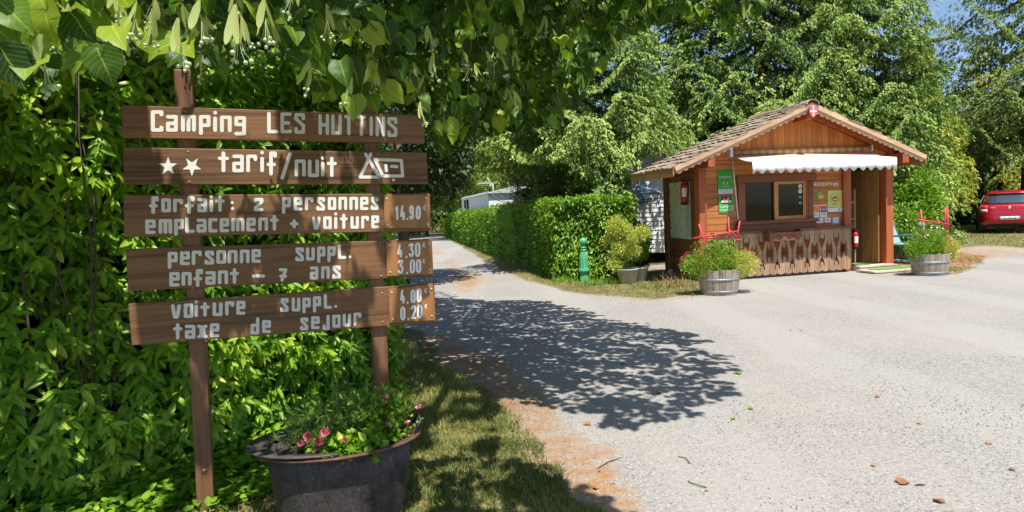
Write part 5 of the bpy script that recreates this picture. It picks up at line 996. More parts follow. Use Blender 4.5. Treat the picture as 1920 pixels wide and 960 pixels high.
def plant_mix(g, h, R_, label, seed, red=True, tall=.55):
    r = np.random.RandomState(seed); o = root('flowering_plant', (g[0], g[1], g[2] + h * .86), 0, label, 'plant'); z0 = g[2] + h * .9
    def leafcloud(n, cx, cy, cz, rx, ry, rz, size, T, mat, up, name):
        v = runit(n); P_ = np.array([cx, cy, cz]) + v * RS.uniform(.2, 1.05, n)[:, None] ** .6 * [rx, ry, rz] * (1 + .25 * fbm(v, 3, seed))[:, None]; A = v * .7 + np.array([0, 0, up]) + runit(n) * .5
        me = scatter(name, T, P_, basis(A, runit(n) + np.array([0, 0, .6])), RS.uniform(.6, 1.3, n) * size, np.clip(.5 + RS.normal(0, .25, n), 0, 1)); me.materials.append(mat); return link(name, me, None, o, True)
    for s_ in (-1, 1): leafcloud(2600, g[0] + s_ * R_ * 1.05, g[1] - .05, z0 + .12, R_ * .95, R_ * .8, .22, .035, T_kite, M_snap if s_ < 0 else M_lime_l, .3, 'foliage')
    leafcloud(1500, g[0], g[1], z0 + .08, R_ * .9, R_ * .8, .18, .035, T_kite, M_snap, .3, 'foliage')
    n = 420; a = RS.normal(0, .22, (n, 3)); a[:, 2] = 1; b0 = np.stack([g[0] + RS.normal(0, R_ * .35, n), g[1] + RS.normal(0, R_ * .3, n), np.full(n, z0)], 1)
    me = scatter('stem', T_blade, b0, basis(a, runit(n)), RS.uniform(.25, tall, n), np.clip(.6 + RS.normal(0, .2, n), 0, 1), np.full(n, .014)); me.materials.append(M_snap); link('stem', me, None, o, True)
    # small leaves along upright stems
    k = RS.randint(0, n, 2600); t_ = RS.uniform(.1, .95, 2600); P_ = b0[k] + a[k] * (t_ * tall * .85)[:, None] + RS.normal(0, .02, (2600, 3)); me = scatter('upright_foliage', T_kite, P_, basis(a[k] * .8 + runit(2600) * .7, runit(2600)), RS.uniform(.02, .05, 2600), np.clip(.5 + RS.normal(0, .25, 2600), 0, 1)); me.materials.append(M_snap); link('upright_foliage', me, None, o, True)
    if red:
        n = 260; s_ = np.where(RS.uniform(size=n) < .5, -1, 1); v = runit(n); v[:, 2] = np.abs(v[:, 2]); P_ = np.stack([g[0] + s_ * R_ * 1.15 + v[:, 0] * R_ * .95, g[1] - .05 + v[:, 1] * R_ * .8, z0 + .14 + v[:, 2] * .25], 1)
        me = scatter('blossom', T_kite, P_, basis(runit(n), runit(n)), RS.uniform(.018, .034, n), RS.uniform(size=n), RS.uniform(.03, .05, n)); me.materials.append(M_redfl); link('blossom', me, None, o, True)
    n = 26; v = runit(n); P_ = np.stack([g[0] + v[:, 0] * R_ * .9, g[1] + v[:, 1] * .1 - .1, z0 + tall * .8 + v[:, 2] * .12], 1); me = scatter('white_blossom', T_kite, P_, basis(runit(n), runit(n)), np.full(n, .035), np.full(n, 1.), np.full(n, .05)); me.materials.append(M_white); link('white_blossom', me, None, o, True)
    return o
def sticks(name, label, Y, lines, rad=.012):
    p0 = at(*lines[0][1], Y); o = root(name, (p0[0], p0[1], p0[2]), 0, label, 'plant support', 'red stick plant supports')
    for i, (a, b_) in enumerate(lines):
        mb = MB(); pa, pb = at(*a, Y + .05 * (i % 3)), at(*b_, Y + .05 * (i % 3)); mb.tube([pa, (pa + pb) / 2 + np.array([.004, 0, .004]), pb], rad, 7); mb.build('stick', M_red, o, True)
o, g = barrel(1361, 555, .345, .43, 'weathered half barrel planter at the left front of the reception hut', '', None, 1); B1 = g
plant_mix(g, .43, .33, 'bushy plant with tiny red flowers and upright stems in the left barrel', 81, tall=.62)
sticks('plant_support', 'red painted stick frame standing in the left barrel by the counter', g[1] - .08, [((1310, 420), (1331, 486)), ((1365.5, 407), (1369, 490)), ((1387, 414), (1380, 456)), ((1299, 447), (1385, 433)), ((1313, 446), (1391, 450)), ((1364, 428), (1387, 452))], .014)
o, g = barrel(1764, 518, .325, .42, 'weathered half barrel planter standing right of the hut by the chair', '', None, 2)
plant_mix(g, .42, .25, 'light green upright plant with a few pink blossoms in the right barrel', 82, red=False, tall=.58)
n = 40; v = runit(n); P_ = np.array([g[0] + .30, g[1] - .12, .62]) + v * [.08, .08, .12]; me = scatter('pink_blossom', T_kite, P_, basis(runit(n), runit(n)), np.full(n, .035), RS.uniform(size=n), np.full(n, .05)); me.materials.append(M_rose); link('pink_blossom', me, None, bpy.data.objects['flowering_plant.001'], True)
sticks('plant_support', 'red painted stick frame standing in the right barrel', g[1] - .05, [((1726.5, 394), (1734, 466)), ((1773, 389), (1771, 440)), ((1776, 389), (1777, 446)), ((1717, 411.5), (1781, 421)), ((1773, 424), (1774, 445))], .015)

def pot(px, py, R_, h, label):
    g = gr(px, py) + np.array([0, R_, 0]); o = root('grey_pot', g, 0, label, 'pot', 'grey plant pots'); MB().lathe([(R_ * .001, 0.001), (R_ * .72, 0), (R_ * .98, h * .94), (R_ * 1.06, h * .94), (R_ * 1.06, h), (R_ * .94, h), (R_ * .9, h * .8)], n=4 if False else 18).build('pot', M_potg, o); MB().lathe([(.001, h * .85), (R_ * .9, h * .85)], n=18).build('soil', M_soil, o); return g
g = pot(1181, 533, .23, .30, 'front grey zinc pot holding the yellow green shrub'); g2 = pot(1203, 528, .19, .29, 'rear grey zinc pot partly behind the front one')
g3 = (g[0] - .05, g[1] + .05, g[2] + .27)
bush('yellow_green_shrub', g3, .60, .42, .56, 10000, .035, T_kite, M_lime_l, 'feathery yellow green shrub growing in the front grey pot', 'shrub', 91, stem=6, up=.5, nl=34, cl=(.17, .30), qr=(.3, 1.0))
bush('small_conifer', (g2[0] + .05, g2[1] + .1, g2[2] + .27), .26, .22, .40, 2500, .03, T_kite, M_snap, 'bright green bushy plant in the rear grey pot', 'shrub', 92, stem=3)
c = gr(1215, 520); bush('dark_shrub', (c[0] - .05, c[1] + .5, 0), .30, .35, .62, 3200, .075, T_lauf, M_decd, 'dark leafy shrub between the clipped hedge and the hut', 'shrub', 93, stem=3)

# lawn weeds
def weed(px, py, h, n, label, seed, mat=None, sp=.12):
    g = gr(px, py); o = root('weed_clump', g, 0, label, 'weed', 'weeds at the hedge foot'); P_ = np.tile(np.array(g), (n, 1)) + RS.normal(0, sp, (n, 3)) * [1, .6, 0]; a = RS.normal(0, .4, (n, 3)); a[:, 2] = 1
    me = scatter('blades', T_blade, P_, basis(a, runit(n)), RS.uniform(.5, 1, n) * h, RS.uniform(size=n), np.full(n, .012)); me.materials.append(mat or M_grass); link('blades', me, None, o, True)['kind'] = 'stuff'
weed(1120, 533, .2, 260, 'green weeds right of the green bollard', 1, M_snap, .22); weed(1060, 528, .18, 200, 'green weeds left of the green bollard', 2, M_snap, .2); weed(1262, 538, .38, 60, 'pale dry grass stalks near the hut corner stones', 3, M_straw, .16); weed(1235, 540, .2, 140, 'low green weeds between pots and stones', 4, M_grass, .25); weed(800, 720, .09, 120, 'tuft of long straw coloured grass in the lawn near the hedge end', 5, M_grass, .1)
for px, py, s, lb_ in ((1299, 523, .085, 'small rounded stone at the hut corner'), (1262, 517, .13, 'larger pale stone left of the hut corner'), (1281, 520, .06, 'smallest stone between the two others')):
    g = gr(px, py); o = tag(MB().ball((0, 0, s * .55), s, 9, 6, (1.2, .9, .75)).build('stone', M_stone), lb_, 'stone', 'stones by the hut'); o.location = g
for x_, y_ in [(0, 0)]: pass

# tub planter --------------------------------------------------------------
tc_ = gr(612, 1400); tcx = at(612, 430, 2.98); tub = root('iron_tub', (tcx[0], 2.98, 0), math.radians(14), 'old oval cast iron tub used as a flower planter in front of the sign post', 'planter')
RX, RY, TZ = .345, .215, .425
rim = [(RX + .065, TZ + .012), (RX + .062, TZ + .018)]
def oval(mb, prof, n=56, caps=False):
    vs = [];
    for rr, z in prof:
        for i in range(n): q = 2 * math.pi * i / n; k_ = RY / RX; ry = RY + (rr - RX); vs.append((rr * math.cos(q), ry * math.sin(q), z))
    m_ = len(prof); return mb.add(vs, [(j * n + i, j * n + (i + 1) % n, (j + 1) * n + (i + 1) % n, (j + 1) * n + i) for j in range(m_ - 1) for i in range(n)] + ([tuple(range(n))[::-1]] if caps else []), True)
oval(MB(), [(RX * .78, 0), (RX * .84, .03), (RX * .90, .12), (RX * .97, .30), (RX, TZ - .01), (RX - .012, TZ - .005), (RX - .02, .36), (RX - .06, .2)], caps=True).build('body', M_tub, tub)
oval(MB(), [(RX - .002, TZ - .018), (RX + .035, TZ - .008), (RX + .052, TZ + .0), (RX + .058, TZ + .006), (RX + .05, TZ + .013), (RX + .03, TZ + .006), (RX - .004, TZ - .004)]).build('rim', M_rust, tub)
# wide flat lip on the left end
lp = MB(); vs = []
for i in range(17):
    q = math.pi * (.5 + 1. * i / 16) ; e = math.sin(math.pi * i / 16) * .035
    for rr in (0, 1): vs.append(((RX - .01 + (.06 + e) * rr) * math.cos(q) , (RY - .01 + (.06 + e * .6) * rr) * math.sin(q), TZ + .010 + .012 * rr))
lp.add(vs, [(2 * i, 2 * i + 2, 2 * i + 3, 2 * i + 1) for i in range(16)], True); o = lp.build('lip', M_tub, tub); s_ = o.modifiers.new('t', 'SOLIDIFY'); s_.thickness = .008
oval(MB(), [(RX - .012, TZ - .045), (RX * .6, TZ - .028), (.002, TZ - .02)]).build('soil', M_soil, tub)
MB().tube([(RX + .02, -.07, TZ + .01), (RX + .05, -.06, TZ + .07), (RX + .05, .06, TZ + .07), (RX + .02, .07, TZ + .01)], .008, 8).build('handle', M_tub, tub)
TM = MW[tub.name]
def tp(x, y, z): v = TM @ Vector((x, y, z)); return np.array(v)
# plants in tub
def herb(x, y, n, hh, spread, mat, T, size, label, name, seed, wid=None, blossoms=None, bm=None, root_=None):
    p = tp(x, y, TZ - .04); o = root_ or root(name, p, 0, label, 'plant', None); r = np.random.RandomState(seed); ns = max(8, n // 30); Ls, As = [], []; mb = MB()
    for i in range(ns):
        a = np.array([r.normal(0, spread), r.normal(0, spread * .7), 1.]); a /= np.linalg.norm(a); H_ = hh * r.uniform(.6, 1.05); b0 = p + np.array([r.normal(0, .035), r.normal(0, .03), 0]); bend = np.array([r.normal(0, .06), r.normal(0, .05), -.03]); pts = [b0 + a * H_ * t_ + bend * t_ * t_ for t_ in (0, .33, .66, 1)]; mb.tube(pts, [.0022, .002, .0016, .0008], 4, caps=False)
        k = n // ns; t_ = r.uniform(.12, 1, k); P_ = np.stack([np.interp(t_, (0, .33, .66, 1), [q[c_] for q in pts]) for c_ in range(3)], 1) + r.normal(0, .008, (k, 3)); v = r.normal(size=(k, 3)); Ls.append(P_); As.append(v * .8 + a * .7)
    L, A = np.concatenate(Ls), np.concatenate(As); me = scatter('foliage', T, L, basis(A, runit(len(L)) * .7 + np.array([0, 0, .6])), r.uniform(.6, 1.2, len(L)) * size, np.clip(.5 + r.normal(0, .25, len(L)), 0, 1), wid); me.materials.append(mat); link('foliage', me, None, o, True); mb.build('stem', mat, o, True); return o
herb(-.13, .05, 3600, .22, .55, M_herb, T_blade, .035, 'feathery grey green herb at the left side of the tub', 'feathery_herb', 1, .004)
herb(.03, .09, 2400, .30, .55, M_herb, T_blade, .05, 'tall wispy herb at the back of the tub', 'feathery_herb', 2, .005)
herb(.21, .03, 1500, .32, .26, M_snap, T_kite, .030, 'bright green snapdragon bush at the right end of the tub', 'snapdragon_plant', 3)
herb(.27, .00, 500, .20, .4, M_snap, T_kite, .026, 'low bright green leafy plant at the right rim of the tub', 'leafy_plant', 8)
herb(.10, -.09, 700, .14, .8, M_laurel, T_linf, .042, 'dark green geranium leaves at the front of the tub', 'geranium_plant', 4)
rose = herb(-.02, -.07, 700, .13, .8, M_laurel, T_linf, .030, 'miniature rose with four pink blooms at the front of the tub', 'pink_rose_plant', 5)
herb(.0, -.12, 500, .06, 1.2, M_herb, T_kite, .014, 'low creeping plant with tiny yellow flowers along the front rim', 'creeping_plant', 6)
for i, (px, py, s) in enumerate(((581, 815, .021), (612, 807, .020), (601, 824, .019), (597, 837, .014), (648, 822, .013), (566, 828, .015))):
    c = at(px, py, 2.83 + .01 * i); n = 42; k = np.arange(n); q = k * 2.4; rr = .1 + .9 * (k / n) ** .6; s = s * 1.5; v = np.stack([np.cos(q) * rr, -.55 - .5 * (1 - rr), np.sin(q) * rr], 1); P_ = c + v * s * .32
    me = scatter('bloom', T_petal, P_, basis(v + np.array([0, -.5, .1]), np.stack([-v[:, 0], np.full(n, -1.2), -v[:, 2]], 1)), (.55 + .5 * rr) * s * .85, np.clip(.25 + .65 * rr + RS.normal(0, .15, n), 0, 1)); me.materials.append(M_rose); link('bloom', me, None, rose, True)
for px, py in ((724, 742), (722, 752), (785, 763), (765, 790), (729, 792)):
    c = at(px, py, 2.95); n = 9; me = scatter('bloom', T_petal, c + runit(n) * .005, basis(runit(n), runit(n)), np.full(n, .014), RS.uniform(size=n)); me.materials.append(M_rose); link('bloom', me, None, bpy.data.objects['snapdragon_plant'], True)
    if px > 760: MB().tube([at(735, 800, 2.95), at((px + 735) / 2, (py + 795) / 2 - 6, 2.95), c], .0012, 4).build('stem', M_snap, bpy.data.objects['snapdragon_plant'], True)
for (x0, y0_, x1, y1_) in ((640, 800, 652, 738), (655, 800, 694, 745), (610, 800, 640, 728), (700, 780, 745, 730), (690, 790, 700, 725)): MB().tube([at(x0, y0_, 3.02), at((x0 + x1) / 2 - 3, (y0_ + y1_) / 2, 3.03), at(x1, y1_, 3.05)], .0012, 4).build('stem', M_snap, bpy.data.objects['feathery_herb.001'], True)
# ground ivy under the tub
n = 9000; c = np.stack([RS.uniform(-2.9, -.9, n), RS.uniform(2.2, 4.9, n), RS.uniform(0, .09, n)], 1); hd_ = (c[:, 0] + 1.06) * (3.28 - 5.25) - (c[:, 1] - 5.25) * (-2.62 + 1.06); c = c[(np.abs(hd_) / 2.51 < .95 + .15 * fbm(c, 3, 14)) & (hd_ > -2.6) & ((c[:, 0] < -1.15) | (c[:, 1] > 3.4))]; n = len(c); me = scatter('ground_ivy', T_linf, c, basis(runit(n) * [1, 1, .3], runit(n) * .4 + np.array([0, 0, 1.])), RS.uniform(.03, .06, n), np.clip(RS.normal(.4, .2, n), 0, 1)); me.materials.append(M_laurel); tag(link('ground_ivy', me), 'low creeping ivy along the foot of the laurel hedge and sign posts', 'ground cover', kind='stuff')

# garden chair ---------------------------------------------------------------
g = gr(1700, 494); cha = root('garden_chair', g, math.radians(-52), 'green metal folding garden chair with pale sling back beside the hut', 'chair')
t = .018; W2 = .27
def ct(pts, name='frame_tube', rad=.017): MB().tube(pts, rad, 8).build(name, M_teal, cha)
# local: x = forward (to the right), y = width
for s_ in (-1, 1):
    y = s_ * W2; ct([(-.20, y, .44), (-.33, y, .80), (-.42, y, 1.08)], 'back_frame'); ct([(-.22, y, .43), (.28, y, .45)], 'seat_frame'); ct([(-.30, y, .0), (-.05, y, .30), (.26, y, .66)] if False else [(-.18, y, .0), (-.28, y, .50)], 'leg'); ct([(.36, y, .0), (.20, y, .62)], 'leg'); ct([(-.29, y, .64), (.20, y, .66), (.27, y, .65)], 'armrest', .02); ct([(-.18, y, .08), (.35, y, .10)], 'foot_bar', .013)
ct([(-.42, -W2, 1.08), (-.42, W2, 1.08)], 'back_frame'); ct([(.28, -W2, .45), (.28, W2, .45)], 'seat_frame'); ct([(.35, -W2, .12), (.35, W2, .12)], 'foot_bar', .013)
sl_ = MB(); sl_.add([(-.205, -W2 + .01, .47), (-.205, W2 - .01, .47), (-.335, W2 - .01, .80), (-.335, -W2 + .01, .80), (-.415, W2 - .01, 1.06), (-.415, -W2 + .01, 1.06)], [(0, 1, 2, 3), (3, 2, 4, 5)]); o = sl_.build('sling_back', M_mesh, cha); q = o.modifiers.new('t', 'SOLIDIFY'); q.thickness = .006
sl_ = MB(); sl_.box(-.2, .27, -W2 + .015, W2 - .015, .452, .458); sl_.build('sling_seat', M_mesh, cha)

# car ---------------------------------------------------------------------------
cg = gr(1893, 438, .14); car = root('red_car', (cg[0], cg[1], .14), math.radians(-36), 'small shiny red hatchback parked on shaded grass, seen from behind', 'car')
lev = [ (.24, .76, .16, 3.60), (.30, .82, .05, 3.72), (.42, .855, .00, 3.78), (.58, .865, .00, 3.80), (.70, .86, .05, 3.78), (.84, .85, .09, 3.66), (.93, .835, .12, 3.35), (1.00, .81, .16, 2.85)]
gh = [(1.00, .79, .20, 2.80), (1.12, .745, .28, 2.55), (1.26, .69, .36, 2.25), (1.38, .635, .42, 1.95), (1.44, .58, .50, 1.80), (1.475, .50, .66, 1.60), (1.485, .0, 1.1, 1.15)]
def ringpts(hw, y0, y1, z, n=40, e=.30):
    cy, hy = (y0 + y1) / 2, (y1 - y0) / 2; pts = []
    for i in range(n): q = 2 * math.pi * i / n; c_, s_ = math.cos(q), math.sin(q); pts.append((hw * math.copysign(abs(c_) ** e, c_), cy + hy * math.copysign(abs(s_) ** e, s_), z))
    return pts
def loft(levels, n=40, e=.3, cap=True):
    mb = MB(); vs = []
    for z, hw, y0, y1 in levels: vs += ringpts(max(hw, .001), y0, y1, z, n, e)
    m_ = len(levels); fs = [(j * n + i, j * n + (i + 1) % n, (j + 1) * n + (i + 1) % n, (j + 1) * n + i) for j in range(m_ - 1) for i in range(n)]
    if cap: fs += [tuple(range(n))[::-1], tuple((m_ - 1) * n + i for i in range(n))]
    return mb.add(vs, fs, True)
bo = loft(lev, 60, .34).build('body', M_crp, car); rf = loft(gh, 60, .42).build('cabin', M_crp, car)
def yrear(levels, z, x):
    for (z0, w0, a0, b0), (z1, w1, a1, b1) in zip(levels[:-1], levels[1:]):
        if z0 <= z <= z1:
            t_ = (z - z0) / (z1 - z0); hw, ya, yb = w0 + (w1 - w0) * t_, a0 + (a1 - a0) * t_, b0 + (b1 - b0) * t_; e = .34 if levels is lev else .42
            c_ = min(1, abs(x) / hw) ** (1 / e); s_ = math.sqrt(max(0, 1 - c_ * c_)); return (ya + yb) / 2 - (yb - ya) / 2 * abs(s_) ** e
    return 0
def patch(name, levels, x0, x1, zs, mat, off=.012, nx=10, shape=None):
    vs = []; 
    for j, z in enumerate(zs):
        xa, xb = (x0, x1) if shape is None else shape(j / (len(zs) - 1))
        for i in range(nx + 1): x = xa + (xb - xa) * i / nx; vs.append((x, yrear(levels, z, x) - off, z))
    k = nx + 1; mb = MB(); mb.add(vs, [(j * k + i, j * k + i + 1, (j + 1) * k + i + 1, (j + 1) * k + i) for j in range(len(zs) - 1) for i in range(nx)], True); o = mb.build(name, mat, car); q = o.modifiers.new('t', 'SOLIDIFY'); q.thickness = .02; q.offset = -1; return o
patch('rear_window', gh, 0, 0, np.linspace(1.02, 1.36, 8), M_cglass, .010, 14, lambda t_: (-.70 + .09 * t_, .70 - .09 * t_))
patch('spoiler', gh, -.60, .60, [1.375, 1.40, 1.43], M_crp, .075)
for s_ in (-1, 1):
    tl = patch('tail_light', lev, 0, 0, np.linspace(.70, .98, 6), M_tail, .022, 6, lambda t_: ((.60, .82) if s_ > 0 else (-.82, -.60))); ln = patch('reversing_lens', lev, 0, 0, [.76, .80, .84], M_lens, .030, 4, lambda t_: ((.61, .80) if s_ > 0 else (-.80, -.61)))
patch('bumper_skirt', lev, -.74, .74, [.25, .29, .33], M_tyre, .015)
patch('tailgate_seam', lev, -.66, .66, [.675, .68, .685], M_black, .004)
pl_ = patch('number_plate', lev, -.27, .27, [.475, .53, .585], M_white, .02)
for s_ in (-1, 1): patch('plate_band', lev, 0, 0, [.477, .583], M_blue, .024, 2, lambda t_: ((.235, .268) if s_ > 0 else (-.268, -.235)))
me = text_mesh('FX-023-NJ', .098, .002); me.transform(Matrix.Translation((0, yrear(lev, .53, 0) - .026, .53)) @ Matrix.Rotation(math.pi / 2, 4, 'X') @ Matrix.Diagonal((.82, 1, 1, 1))); link('lettering', me, M_black, car)
em = MB(); yy = yrear(lev, .90, 0) - .02; em.add([(0, yy, .96), (.045, yy, .92), (.01, yy, .90), (.045, yy, .88), (0, yy, .84), (-.045, yy, .88), (-.01, yy, .90), (-.045, yy, .92)], [(7, 6, 2, 1, 0), (2, 6, 5, 4, 3)]); o = em.build('emblem', M_lens, car); q = o.modifiers.new('t', 'SOLIDIFY'); q.thickness = .01
for x_ in (-.45, .45): yy = yrear(lev, .90, x_) - .014; MB().box(x_ - .07, x_ + .07, yy - .004, yy + .02, .885, .905).build('badge', M_lens, car)
MB().tube([(-.02, .20, 1.035), (-.34, .19, 1.06)], .012, 6).build('wiper', M_black, car)
for s_ in (-1, 1):
    for yy in (.62, 3.05):
        wv = MB(); n_ = 20; vs = []
        for r_, x_ in ((.17, .11), (.27, .10), (.30, .07), (.30, -.07), (.27, -.10), (.17, -.10)):
            for i in range(n_): q = 2 * math.pi * i / n_; vs.append((s_ * (.74 + x_), yy + r_ * math.cos(q), .30 + r_ * math.sin(q)))
        wv.add(vs, [(j * n_ + i, j * n_ + (i + 1) % n_, (j + 1) * n_ + (i + 1) % n_, (j + 1) * n_ + i) for j in range(5) for i in range(n_)] + [tuple(range(5 * n_, 6 * n_))], True); wh = wv.build('wheel', M_tyre, car)
        MB().tube([(s_ * .83, yy, .30), (s_ * .845, yy, .30)], .17, 12).build('rim', M_lens, wh)
    side = MB(); vs = [(s_ * .80, .95, 1.03), (s_ * .80, 2.3, 1.03), (s_ * .69, 1.9, 1.34), (s_ * .67, .75, 1.34), (s_ * .79, .55, 1.05)]; side.add(vs, [(0, 1, 2, 3, 4)] if s_ > 0 else [(4, 3, 2, 1, 0)]); o = side.build('side_window', M_cglass, car); q = o.modifiers.new('t', 'SOLIDIFY'); q.thickness = .03; q.offset = 0
    MB().ball((s_ * .93, 2.35, 1.02), .09, 8, 6, (1, .6, .8)).build('wing_mirror', M_crp, car)

# caravans / cabins ----------------------------------------------------------------
def cabin(name, P0, P1, depth, h, label, rise=.35, board=.16, wins=(), shutter=None, z0=0):
    P0, P1 = np.array(P0[:2]), np.array(P1[:2]); d = P1 - P0; L = np.linalg.norm(d); a = math.atan2(d[1], d[0]); o = root(name, (P0[0], P0[1], 0), a, label, 'cabin', 'white holiday cabins')
    MB().box(0, L, .02, depth, .3, h).build('wall', M_side_w, o)
    sd = MB(); z = .3
    while z < h - .02: sd.add([(0, -.0, z), (L, .0, z), (L, .016, z + board), (0, .016, z + board), (0, .02, z), (L, .02, z)], [(0, 1, 2, 3), (0, 4, 5, 1)]); z += board
    sd.build('siding_board', M_side_w, o)['kind'] = 'stuff'
    rp = MB(); rp.prism([(-.15, -.12, h + .01), (-.15, depth + .12, h + .01), (-.15, depth / 2, h + rise)], (L + .3, 0, 0)); rp.build('roof', M_potg, o)
    for (u0, u1, a0, a1) in wins:
        f_ = MB().box(u0 - .05, u1 + .05, -.02, .0, a0 - .05, a1 + .05).build('window', M_white, o); MB().box(u0, u1, -.026, -.021, a0, a1).build('pane', M_cglass, f_)
    if shutter: MB().box(shutter[0], shutter[1], -.05, -.018, shutter[2], shutter[3]).build('shutter', M_blue, o)
    return o
a, c = at(868, 430, 37), at(918, 430, 29.5); cabin('white_caravan', a, c, 3, 2.58, 'left white caravan with a window at its end, above the lane hedge', wins=((1.0, 1.6, 1.7, 2.5), (1.8, 2.5, 1.7, 2.5)))
a, c = at(922, 430, 38), at(990, 430, 27.5); cabin('white_caravan', a, c, 3, 2.62, 'right white caravan half hidden by the dark spruce', wins=((3.5, 4.6, 1.8, 2.4), (8, 9, 1.7, 2.4)))
a, c = at(1150, 430, 17.2), at(1275, 430, 16.8); cabin('white_cabin', a, c, 3, 3.0, 'white weatherboarded cabin wall between the hedge and the hut', board=.125, shutter=(.72, .88, 1.7, 2.6))
# parasol
pc = at(1198, 357, 16.2); pa = root('parasol', (pc[0], pc[1], 0), 0, 'open blue grey parasol in front of the white cabin', 'parasol')
mb = MB(); mb.lathe([(.01, .23), (.35, .13), (.62, .02), (.63, .0)], (0, 0, pc[2] - .1), 8, smooth=False); o = mb.build('canopy', M_par, pa); q = o.modifiers.new('t', 'SOLIDIFY'); q.thickness = .004; MB().tube([(0, 0, 0), (0, 0, pc[2] + .12)], .018, 8).build('pole', M_white, pa)
# antenna
an = at(925, 380, 29); ao = root('tv_antenna', (an[0], an[1], 2.7), 0, 'small television antenna on a mast above the caravans', 'antenna')
MB().tube([at(926, 372, 29), at(924, 343, 29)], .02, 5).build('mast', M_white, ao, True); MB().tube([at(896, 344, 29), at(930, 343, 29)], .015, 5).build('boom', M_white, ao, True)
el_ = MB()
for i in range(6): x = 898 + i * 3.6; el_.tube([at(x, 340.5, 29), at(x + 2, 348.5, 29.3)], .012, 4)
el_.tube([at(914, 334, 29), at(921, 344, 29)], .015, 4); el_.tube([at(921, 344, 29), at(917, 352, 29)], .015, 4); el_.build('element', M_white, ao, True)

# fallen leaves, twigs --------------------------------------------------------------
FL = [(1684, 908, .085, M_brleaf, 'large curled rust leaf near the bottom right of the gravel'), (1767, 946, .07, M_brleaf, 'rust leaf below and right of the large curled one'), (1648, 745, .055, M_brleaf, 'ochre leaf in the middle of the open gravel'), (1380, 701, .10, M_ivy, 'green leaf just beyond the tips of the tree shadow'), (1405, 768, .055, M_ivy, 'small green leaf right of the shadow edge'), (1378, 787, .05, M_ivy, 'small pale green leaf below the shadow tips'), (1855, 832, .05, M_brleaf, 'red brown leaf on gravel at the right'), (1720, 795, .04, M_brleaf, 'tiny brown leaf right of the ochre one'), (1502, 621, .05, M_brleaf, 'orange leaf on gravel below the left barrel'), (1484, 620, .04, M_brleaf, 'smaller orange leaf beside another below the left barrel'), (1235, 738, .07, M_decd, 'dark green leaf lying in the tree shadow'), (1165, 684, .07, M_decd, 'green leaf in the upper part of the tree shadow'), (790, 905, .06, M_brleaf, 'brown leaf on the lawn right of the tub'), (1107, 797, .07, M_brleaf, 'brown leaf at the lower edge of the tree shadow'), (1893, 881, .045, M_brleaf, 'small brown leaf near the right edge'), (1635, 876, .035, M_brleaf, 'tiny yellow brown leaf above the large curled one'), (1120, 920, .05, M_brleaf, 'brown leaf on the dry grass edge')]
for i, (px, py, s, m_, lb_) in enumerate(FL):
    g = gr(px, py); me = scatter('fallen_leaf', T_lind, np.zeros((1, 3)), basis(np.array([[math.cos(i * 1.7), math.sin(i * 1.7), .15]]), np.array([[.25, -.2, 1.]])), [s * .75], np.array([.3 + .06 * (i % 10)]), ); me.materials.append(m_); o = tag(link('fallen_leaf', me), lb_, 'leaf', 'fallen leaves'); o.location = (g[0], g[1], g[2] + .011)
n = 5200; c = np.stack([RS.uniform(-1.4, 8, n), RS.uniform(2.2, 12, n)], 1); dd = masks(c)[1]; ok = RS.uniform(size=n) < (.05 + 1.1 * dd); c = c[ok]; n = len(c)
me = scatter('leaf_litter', T_kite, np.stack([c[:, 0], c[:, 1], np.full(n, .010)], 1), basis(runit(n) * [1, 1, .25], runit(n) * .3 + np.array([0, 0, 1.])), RS.uniform(.010, .032, n) * RS.uniform(.6, 1, n), RS.uniform(size=n)); me.materials.append(M_brleaf); tag(link('leaf_litter', me), 'scattered crumbs of dry leaves on gravel and grass', 'leaf litter', kind='stuff')
for i, (a, b_, c_, lb_) in enumerate([((1272, 856), (1285, 858), (1294, 869), 'curved dark twig on the gravel'), ((1120, 879), (1140, 866), (1165, 858), 'long thin twig on the dry grass edge'), ((1290, 903), (1310, 910), (1325, 914), 'thin reddish twig below the curved one'), ((1720, 908), (1735, 909), (1715, 910), 'fine stalk beside the large curled leaf')]):
    tag(MB().tube([gr(*a, .008), gr(*b_, .012), gr(*c_, .006)], .0026, 5).build('twig', M_barkd), lb_, 'twig', 'twigs on the gravel')

# ================================================================== LINDEN
lin = root('linden_tree', (.5, -2.9, 0), 0, 'overhanging linden tree whose leafy branches with pale fruit bracts fill the top of the view', 'tree')
YL = np.array([(-2500, 400), (-400, 230), (0, 175), (60, 140), (130, 115), (230, 105), (290, 70), (345, 120), (400, 150), (430, 105), (500, 85), (560, 150), (600, 185), (680, 200), (740, 190), (790, 225), (830, 300), (860, 262), (900, 248), (960, 245), (1000, 232), (1040, 245), (1070, 190), (1110, 150), (1150, 85), (1200, 52), (1280, 32), (1370, 62), (1410, 45), (1445, 5), (1500, -70), (1700, -320), (4000, -900)], float)
S1 = [(500, 545), (735, 552), (860, 563), (1010, 566), (1060, 574), (1130, 598), (1230, 612), (1300, 632), (1310, 655), (1375, 690), (1345, 712), (1370, 745), (1300, 768), (1225, 806), (1130, 802), (1090, 775), (1000, 758), (930, 742), (850, 735), (700, 720), (500, 700)]
S2 = [(-800, 845), (560, 845), (700, 850), (790, 866), (900, 852), (1000, 872), (1130, 938), (1215, 968), (1300, 1200), (1300, 2500), (-3000, 2500)]
cot = math.cos(SUN_EL) / math.sin(SUN_EL)
